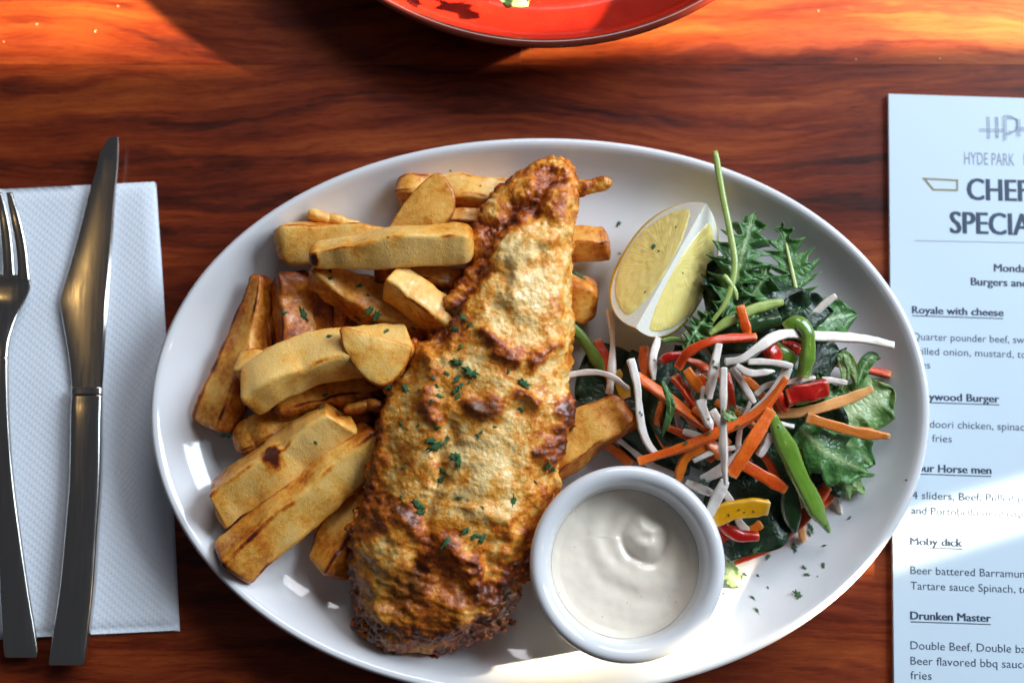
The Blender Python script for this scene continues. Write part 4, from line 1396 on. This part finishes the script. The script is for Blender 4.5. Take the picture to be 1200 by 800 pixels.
# ------------------------------------------------------------------ cutlery
def loft(stations, ring=24, expo=2.6, n=90):
    """stations: (cx, cy, halfwidth px, z mm centre, thick mm)"""
    S = catmull([list(s) for s in stations], n)
    V = []
    a = np.linspace(0, 2 * np.pi, ring, endpoint=False)
    cx = np.sign(np.cos(a)) * np.abs(np.cos(a)) ** (2 / expo)
    sx = np.sign(np.sin(a)) * np.abs(np.sin(a)) ** (2 / expo)
    for x, y, hw, z, th in S:
        for c_, s_ in zip(cx, sx):
            p = unp(x + c_ * hw, y, z / 1000)
            p[2] = z / 1000 + s_ * th / 2000
            V.append(p)
    V = np.array(V)
    F = grid_faces(n, ring, closed_v=True)
    F += [tuple(range(ring))[::-1], tuple((n - 1) * ring + j for j in range(ring))]
    return V, F


def build_knife():
    root = empty('table_knife', unp(100, 480, .0034))
    tag(root, 'polished steel table knife lying on the white napkin right of the fork', 'knife')
    # blade: flat plate with a hollow edge
    left = [(132, 160), (126, 164), (117, 180), (112, 200), (103, 230), (96, 258), (88, 288), (80, 316), (72, 342), (70, 356), (73, 376), (77, 398), (81, 424), (84, 456)]
    right = [(136, 160), (138.5, 162), (139, 180), (138, 200), (135.5, 230), (133.5, 258), (131.5, 288), (129.5, 316), (127.5, 342), (126.5, 356), (125, 376), (123.5, 398), (122, 424), (120, 456)]
    n, m = 110, 15
    Lp = catmull([(x, y, 0) for x, y in left], n)[:, :2]
    Rp = catmull([(x, y, 0) for x, y in right], n)[:, :2]
    V = []
    prof = [(0, 0), (.02, .42), (.12, .62), (.35, .86), (.62, 1.0), (.86, 1.0), (.935, .97), (.97, .55), (1.0, .2), (1.0, -1), (.5, -1), (0, -.05)]
    m = len(prof)
    for i in range(n):
        zc = 5.6 + 1.2 * (1 - i / n)
        for u, h in prof:
            x = Lp[i, 0] + (Rp[i, 0] - Lp[i, 0]) * u
            y = Lp[i, 1] + (Rp[i, 1] - Lp[i, 1]) * u
            th = 1.25 * min(1, .25 + i / 14)
            p = unp(x, y, (zc + h * th) / 1000)
            V.append(p)
    F = grid_faces(n, m, closed_v=True, flip=False)
    F += [tuple(range(m))[::-1], tuple((n - 1) * m + j for j in range(m))]
    o = make('blade', np.array(V), F, STEEL, parent=root, smooth=True)
    o.data.set_sharp_from_angle(angle=R(22))
    V, F = loft([(102, 454, 18.5, 7.6, 5.0), (102, 462, 18.6, 7.9, 5.2)], n=8, expo=3.5)
    make('collar', V, F, STEEL, parent=root)
    V, F = loft([(102, 462.5, 18.2, 7.6, 4.6), (101.5, 490, 18.6, 7.6, 6.0), (100.5, 560, 18.8, 7.6, 6.6), (96.5, 620, 19.3, 7.6, 6.8), (91, 690, 20.5, 7.6, 6.8), (83, 750, 21.6, 7.4, 6.4), (79.5, 772, 21.8, 7.2, 5.8), (78.5, 779, 21.0, 7.0, 4.4)], n=120, expo=4.0)
    o = make('handle', V, F, STEEL, parent=root)


build_knife()


def build_fork():
    root = empty('table_fork', unp(8, 480, .0034))
    tag(root, 'steel table fork lying on the white napkin at the left edge', 'fork')
    V, F = loft([(1.5, 322, 33.5, 9.2, 2.0), (1.5, 338, 34.0, 8.4, 2.2), (1, 356, 27, 8.2, 2.6), (1, 376, 17.5, 9.5, 3.0), (1, 400, 10.5, 11.2, 3.4), (1.5, 425, 8.0, 12, 3.6)], n=70, expo=2.6)
    make('head', V, F, STEEL, parent=root)
    for k in range(4):
        x1 = 1.5 + (-25.5 + 17 * k)
        x0 = (1.5 - 29.0 + 19.3 * k) * .62 - 8
        V, F = loft([(x1, 330, 8.2, 8.9, 2.0), (x1 - .2, 312, 6.8, 9.6, 2.1), (x1 * .93 - 1, 286, 6.6, 10.5, 2.2), (x1 * .80 - 3.5, 256, 6.0, 11.4, 2.1), (x0, 226, 3.6, 11.6, 1.6)], n=40, ring=14, expo=2.5)
        make('tine', V, F, STEEL, parent=root)
    V, F = loft([(1.5, 418, 8.4, 11.9, 3.6), (2, 450, 8.0, 11.6, 3.6), (3, 500, 8.8, 10.4, 3.6), (6, 560, 10.4, 9.0, 3.6), (11, 620, 13, 7.8, 3.8), (17, 690, 17, 6.6, 3.8), (23, 745, 20, 5.9, 3.6), (24.6, 762, 20.4, 5.7, 3.4), (25, 770, 19, 5.6, 2.6)], n=110, expo=3.0)
    make('handle', V, F, STEEL, parent=root)


build_fork()

# ------------------------------------------------------------------ menu
INK = m_plain('dark_print', (.035, .055, .105), .5)
INKB = m_plain('navy_print', (.020, .050, .105), .5)
INKG = m_plain('grey_print', (.27, .33, .43), .5)
GOLD = m_plain('gold_print', (.30, .24, .09), .4)


def build_menu():
    zt = .0030
    O = unp(1041, 110, zt)
    root = empty('menu_sheet', (O[0], O[1], 0))
    tag(root, 'white printed menu card lying partly under the right plate rim', 'menu')
    ang = R(-1.9)
    ex = np.array([math.cos(ang), math.sin(ang), 0])
    ey = np.array([math.sin(ang), -math.cos(ang), 0])      # down the page
    wd, ht = .205, .30

    def at(px, py):
        p = unp(px, py, zt) - O
        return p.dot(ex), p.dot(ey)
    # card
    V = []
    for z, i in ((.0006, 0), (zt - .0002, 0), (zt, .0002)):
        for a, b in ((i, i), (wd - i, i), (wd - i, ht - i), (i, ht - i)):
            V.append(O + ex * a + ey * b + np.array([0, 0, z - zt]))
    F = [(0, 1, 2, 3)]
    for r_ in (0, 4):
        for j in range(4):
            F.append((r_ + j, r_ + 4 + j, r_ + 4 + (j + 1) % 4, r_ + (j + 1) % 4))
    F.append((11, 10, 9, 8))
    make('card', V, F, PAPER, parent=root, smooth=False)
    hz = zt + .00012

    def text(lines, mat, name, bold=0.0):
        """lines: (string, x px, baseline px, cap height px, width px, underline)"""
        VV, FF = [], []
        for s, x, y, cap, wpx, ul in lines:
            cu = bpy.data.curves.new('txt', 'FONT')
            cu.body = s
            cu.size = 1
            cu.offset = min(0.0, bold)
            cu.resolution_u = 3
            ob = bpy.data.objects.new('txt', cu)
            COL.objects.link(ob)
            bpy.context.view_layer.update()
            me = bpy.data.meshes.new_from_object(ob.evaluated_get(bpy.context.evaluated_depsgraph_get()))
            vs = np.array([v.co[:] for v in me.vertices])
            a0, b0 = at(x, y)
            k = mpp(zt)
            sx = wpx * k / (vs[:, 0].max() - vs[:, 0].min())
            sy = cap * k / .73
            x0 = vs[:, 0].min()
            b = len(VV)
            for q, sh in enumerate((0,) if bold <= 0 else (-bold, 0, bold)):
                b = len(VV)
                for v in vs:
                    p = O + ex * (a0 + (v[0] - x0 + sh) * sx) + ey * (b0 - v[1] * sy)
                    VV.append((p[0], p[1], hz + .00002 * q))
                FF += [tuple(b + i for i in pl.vertices) for pl in me.polygons]
            if ul:
                b = len(VV)
                for u, v in ((0, 2.3), (wpx, 2.3), (wpx, 3.3), (0, 3.3)):
                    p = O + ex * (a0 + u * k) + ey * (b0 + v * k)
                    VV.append((p[0], p[1], hz))
                FF.append((b + 3, b + 2, b + 1, b))
            bpy.data.objects.remove(ob)
            bpy.data.curves.remove(cu)
            bpy.data.meshes.remove(me)
        make(name, VV, FF, mat, parent=root, smooth=False, fix=False)

    def bars(rects, mat, name):
        VV, FF = [], []
        for q in rects:
            b = len(VV)
            for x, y in q:
                a, c = at(x, y)
                p = O + ex * a + ey * c
                VV.append((p[0], p[1], hz + .00002 * (b // 4)))
            FF.append(tuple(b + i for i in (3, 2, 1, 0)))
        make(name, VV, FF, mat, parent=root, smooth=False, fix=False)

    def line(x0, y0, x1, y1, w_=.9):
        d = math.hypot(x1 - x0, y1 - y0)
        nx, ny = -(y1 - y0) / d * w_ / 2, (x1 - x0) / d * w_ / 2
        return [(x0 + nx, y0 + ny), (x1 + nx, y1 + ny), (x1 - nx, y1 - ny), (x0 - nx, y0 - ny)]
    # monogram of outlined letters crossed by a bar
    lg = [line(1147, 151.5, 1176, 152), line(1147, 154, 1176, 154.5)]
    for x in (1156.5, 1159, 1166.5, 1169):
        lg.append(line(x, 138, x + .6, 162))
    lg += [line(1156.2, 138, 1159.3, 138), line(1166.2, 138, 1169.3, 138), line(1157, 162, 1160, 162), line(1167, 160, 1170, 160)]
    for rr_, x0 in ((1.0, 1176), (.72, 1178.5)):
        pts = [(x0, 136 + (1 - rr_) * 9), (x0 + 8, 136 + (1 - rr_) * 9), (x0 + 8 + 7 * rr_, 140), (x0 + 8 + 8 * rr_, 147), (x0 + 8 + 6 * rr_, 153), (x0 + 8, 157 - (1 - rr_) * 9), (x0 + 3, 157 - (1 - rr_) * 9)]
        lg += [line(*a, *b) for a, b in zip(pts, pts[1:])]
    lg += [line(1176, 136, 1176.6, 165), line(1178.6, 139, 1179, 164), line(1192, 140, 1192.5, 160), line(1194.5, 140, 1195, 160), line(1204, 140, 1204.5, 160), line(1206.5, 140, 1207, 160), line(1194, 150, 1204, 150), line(1194, 152.5, 1204, 152.5)]
    bars(lg, INKG, 'logo_mark')
    text([('HYDE PARK', 1130, 192.5, 16, 60, 0), ('HOTEL', 1200, 193.5, 16, 34, 0)], INKG, 'restaurant_name')
    text([("CHEF'S", 1134, 234, 28, 92, 0), ('SPECIALS', 1114, 273, 28, 124, 0)], INKB, 'heading', .036)
    bars([line(1081, 209.3, 1123, 211.6, 2), line(1121.7, 211, 1121.7, 223.5, 2), line(1122.5, 223, 1093.5, 222.4, 2), line(1094.5, 223, 1083, 209.6, 2)], GOLD, 'blade_symbol')
    bars([line(1072, 282, 1280, 286, .7)], INKG, 'divider_line')
    text([('Monday to Friday', 1165, 318, 9.6, 98, 0), ('Burgers and Beer', 1138, 334, 9.6, 98, 0)], INK, 'day_notice', .030)
    H = 9.3
    for s, x, y, wpx in (('Royale with cheese', 1069, 367, 107), ('Bollywood Burger', 1068, 468, 102), ('Four Horse men', 1069, 552, 91), ('Moby dick', 1067, 638, 59), ('Drunken Master', 1067, 725, 91)):
        text([(s, x, y, H, wpx, 1)], INK, 'dish_title', .030)
    for ls in ([('Quarter pounder beef, sweet', 1069, 398, 9, 147, 0), ('grilled onion, mustard, tomato', 1069, 415, 9, 161, 0), ('fries', 1069, 431, 9, 21, 0)],
               [('Tandoori chicken, spinach', 1069, 500, 9, 136, 0), ('& fries', 1080, 517, 9, 35, 0)],
               [('4 sliders, Beef, Pulled pork', 1069, 584, 9, 148, 0), ('and Portobello mushroom', 1068, 602, 9, 138, 0)],
               [('Beer battered Barramundi', 1067, 672, 9.3, 140, 0), ('Tartare sauce Spinach, tomato', 1067, 690, 9.3, 162, 0)],
               [('Double Beef, Double bacon', 1067, 760, 9.5, 150, 0), ('Beer flavored bbq sauce', 1067, 778, 9.5, 133, 0), ('fries', 1067, 795, 9.5, 24, 0)]):
        text(ls, INK, 'dish_description', -.004)


build_menu()

# ------------------------------------------------------------------ red dish at the top of the picture
def build_dish():
    zr = .034
    c0, cA, cB = unp(648, 56, zr), unp(440, 0, zr), unp(838, 0, zr)
    # circle through the three rim points
    (ax_, ay_), (bx_, by_), (cx_, cy_) = c0[:2], cA[:2], cB[:2]
    d = 2 * (ax_ * (by_ - cy_) + bx_ * (cy_ - ay_) + cx_ * (ay_ - by_))
    ux = ((ax_ ** 2 + ay_ ** 2) * (by_ - cy_) + (bx_ ** 2 + by_ ** 2) * (cy_ - ay_) + (cx_ ** 2 + cy_ ** 2) * (ay_ - by_)) / d
    uy = ((ax_ ** 2 + ay_ ** 2) * (cx_ - bx_) + (bx_ ** 2 + by_ ** 2) * (ax_ - cx_) + (cx_ ** 2 + cy_ ** 2) * (bx_ - ax_)) / d
    rad = math.hypot(ax_ - ux, ay_ - uy)
    k = NT('red_glazed_stoneware')
    n = k.noise(90, 4, .6)
    sp = k.noise(600, 2, .5)
    hz = k.n('ShaderNodeSeparateXYZ')
    k.t.links.new(k.co.outputs['Object'], hz.inputs[0])
    c = k.mix(n, (.22, .0065, .004), (.32, .017, .006))
    lip = k.ramp(hz.outputs['Z'], [(.0295, (0,) * 3), (.0325, (1,) * 3)])
    c = k.mix(k.math('MULTIPLY', lip, .85), c, (.10, .022, .012))
    c = k.mix(k.ramp(sp, [(.66, (0,) * 3), (.72, (1,) * 3)]), c, (.12, .03, .015))
    k.P(base=c, rough=.12, spec=.5, coat=.4, coatr=.08)
    k.P(normal=k.bump(n, .08, .001))
    r_ = rad
    pr = [(.001, .002), (r_ * .55, .002), (r_ * .57, 0), (r_ * .60, .001), (r_ * .64, .005), (r_ * .80, .010), (r_ - .012, .019), (r_ - .003, .029), (r_ - .0004, .0325), (r_, .0340), (r_ - .0012, .0350), (r_ - .0035, .0346), (r_ - .0052, .0325), (r_ - .008, .024), (r_ - .014, .0150), (r_ - .028, .0105), (r_ - .05, .0095), (r_ * .45, .009), (.001, .0085)]
    pr = catmull([(a, b, 0) for a, b in pr], 90)[:, :2]
    V, F = lathe(pr, (ux, uy, 0), 220)
    o = make('red_dish', V, F, k.m)
    tag(o, 'round red glazed dish with dark rim cut by the top of the photo', 'dish')
    # salad leaf inside it
    leaf([(578, -16), (602, -2), (628, -14)], [24, 25, 24], 15, 'green leaf lying inside the round red dish', LEAFL, lobes=4, depth=.3, ruffle=3)
    leaf([(500, -42), (530, -24), (575, -44)], [26, 27, 27], 26, 'dark leaf behind the small leaf in the round red dish', LEAFD, lobes=4, depth=.3, ruffle=4)


build_dish()

# ------------------------------------------------------------------ parsley, pepper and crumbs, dropped on whatever lies below
for o in list(SC.objects):
    if '_o' in o:
        del o['_o']
bpy.context.view_layer.update()
DG = bpy.context.evaluated_depsgraph_get()


def hit(px, py):
    p = unp(px, py, 0.0)
    d = Vector(p - CAM).normalized()
    ok, loc, nrm, idx, ob, mt = SC.ray_cast(DG, Vector(CAM), d)
    if not ok:
        return None
    if nrm.dot(d) > 0:
        nrm = -nrm
    return loc, nrm, ob


def flake_mesh(seed, long=1.0):
    rnd = random.Random(seed)
    n = 14
    out = []
    for i in range(n):
        a = 2 * math.pi * i / n
        r_ = .5 * ((.95 if i % 2 else .45) + .45 * (rnd.random() - .3))
        out.append((math.cos(a) * r_ * long, math.sin(a) * r_ * .62))
    V = [(0, 0, .10)]
    for s, h in ((.55, .09), (1.0, .06), (1.0, .0)):
        for i, (x, y) in enumerate(out):
            V.append((x * s, y * s, h + .10 * math.sin(i * 1.7 + seed) * (s > .9) + .12 * x * x))
    F = [(0, 1 + i, 1 + (i + 1) % n) for i in range(n)]
    for b in (1, 1 + n):
        for i in range(n):
            F.append((b + i, b + n + i, b + n + (i + 1) % n, b + (i + 1) % n))
    me = bpy.data.meshes.new('parsley_flake')
    me.from_pydata(V, [], F)
    me.polygons.foreach_set('use_smooth', [True] * len(F))
    at = me.attributes.new('mid', 'FLOAT', 'POINT')
    at.data.foreach_set('value', [.5 if i == 0 else .1 for i in range(len(V))])
    return me


FM = []
for s_ in range(5):
    me_ = flake_mesh(s_, [1, 1.3, .85, 1.7, 1.1][s_])
    me_.materials.append(PARS)
    FM.append(me_)
PM = []
for s_ in range(2):
    me_ = flake_mesh(20 + s_, 1)
    me_.name = 'pepper_speck'
    me_.materials.append(PEPR)
    PM.append(me_)
RN = random.Random(11)


def flake(px, py, size, label, group, name='parsley_flake', cat='parsley', meshes=FM, ang=None):
    h = hit(px, py)
    if h is None:
        return
    loc, nrm, ob = h
    o = bpy.data.objects.new(name, RN.choice(meshes))
    z = nrm.lerp(Vector((0, 0, 1)), .35).normalized()
    x = Vector((math.cos(ang if ang is not None else RN.uniform(0, 6.28)), math.sin(ang if ang is not None else RN.uniform(0, 6.28)), 0))
    if ang is not None:
        x = Vector((math.cos(ang), math.sin(ang), 0))
    x = (x - x.dot(z) * z).normalized()
    m = Matrix((x, z.cross(x), z)).transposed().to_4x4()
    s = size * mpp(loc.z)
    m = m @ Matrix.Diagonal((s, s, s, 1))
    m.translation = loc + z * .0001
    o.matrix_world = m
    COL.objects.link(o)
    tag(o, label, cat, group)


PFISH = [(543, 372, 8), (551, 380, 6), (533, 386, 11), (540, 406, 7), (532, 426, 8), (524, 438, 7), (536, 444, 9), (540, 452, 8), (533, 458, 9), (537, 464, 7), (550, 448, 5), (596, 434, 6), (611, 480, 7), (508, 443, 6), (512, 452, 6), (514, 464, 8), (506, 470, 6), (456, 453, 12), (475, 454, 11),
         (505, 516, 12), (512, 522, 14), (524, 514, 7), (534, 534, 12), (537, 542, 10), (532, 536, 9), (516, 562, 8), (474, 548, 6), (489, 590, 12), (494, 594, 9), (492, 600, 11), (470, 583, 5), (538, 583, 6), (565, 594, 5), (602, 586, 9), (560, 510, 6), (564, 506, 5), (545, 622, 10), (556, 628, 11), (565, 631, 9), (522, 636, 10), (642, 546, 10), (648, 549, 8), (628, 565, 5), (520, 552, 8), (512, 500, 8), (470, 496, 6), (490, 498, 5), (626, 530, 4), (580, 500, 5)]
for x, y, s in PFISH:
    flake(x, y, s * 1.3, 'small chopped parsley flake on the battered fish', 'parsley flakes on the fish')
flake(553, 437, 24, 'largest parsley leaf piece near the middle of the fish', 'parsley flakes on the fish', ang=R(-28))
flake(537, 424, 17, 'pale ribbed parsley piece just above the largest one on the fish', 'parsley flakes on the fish', ang=R(-8))
flake(614, 449, 18, 'rod shaped parsley piece right of the largest one on the fish', 'parsley flakes on the fish', ang=R(-32))
for x, y, s in [(387, 318, 7), (387, 326, 7), (421, 335, 8), (431, 346, 5), (433, 364, 12), (441, 370, 15), (440, 378, 10), (420, 373, 8), (386, 394, 7), (453, 388, 7), (381, 463, 8), (268, 508, 13), (355, 368, 13), (333, 366, 8), (377, 478, 7), (370, 518, 5), (484, 384, 6)]:
    flake(x, y, s * 1.25, 'small chopped parsley flake on the potato fries', 'parsley flakes on the fries')
for x, y, s in [(676, 322, 13), (683, 326, 9), (725, 262, 9), (945, 673, 8), (943, 665, 7), (935, 697, 14), (965, 662, 8), (931, 640, 9), (950, 618, 8), (888, 674, 5), (874, 673, 5), (882, 700, 5), (887, 715, 6), (948, 624, 6), (968, 616, 4), (996, 606, 5), (886, 644, 11), (900, 652, 8), (958, 675, 3), (862, 652, 4), (966, 639, 4)]:
    flake(x, y, s * 1.05, 'small chopped parsley flake on the bare white plate', 'parsley flakes on the plate')
for x, y, s in [(766, 289, 10), (838, 430, 7), (836, 424, 6), (829, 471, 8), (832, 478, 9), (827, 464, 6), (841, 463, 6), (830, 508, 7), (804, 519, 8), (828, 445, 6), (752, 486, 4), (750, 483, 4), (848, 486, 4), (824, 563, 10), (868, 471, 12), (858, 478, 10), (858, 492, 5), (864, 499, 5)]:
    flake(x, y, s * 1.05, 'small chopped parsley flake on the salad and lemon', 'parsley flakes on the salad')
for x, y in [(866, 597), (872, 600), (883, 599), (854, 603), (726, 297), (792, 266), (772, 294), (767, 422), (1062, 562), (528, 200), (563, 218), (640, 195), (455, 278), (600, 225), (800, 320), (756, 342), (980, 386), (900, 688), (848, 695), (912, 500), (830, 491)]:
    flake(x, y, 3.6, 'tiny black ground pepper speck scattered over the food', 'pepper specks on the food', 'pepper_speck', 'pepper speck', PM)
CR = m_plain('bread_crumb', (.50, .34, .18), .7)
CM = flake_mesh(40, 1.0)
CM.name = 'crumb'
CM.materials.append(CR)
for x, y, s in [(43, 29, 4), (111, 37, 4.5), (138, 8, 3), (959, 13, 4), (1101, 69, 4), (1003, 70, 3), (4, 49, 3)]:
    flake(x, y, s, 'tiny pale crumb on the sunlit table boards', 'crumbs on the table', 'crumb', 'crumb', [CM])
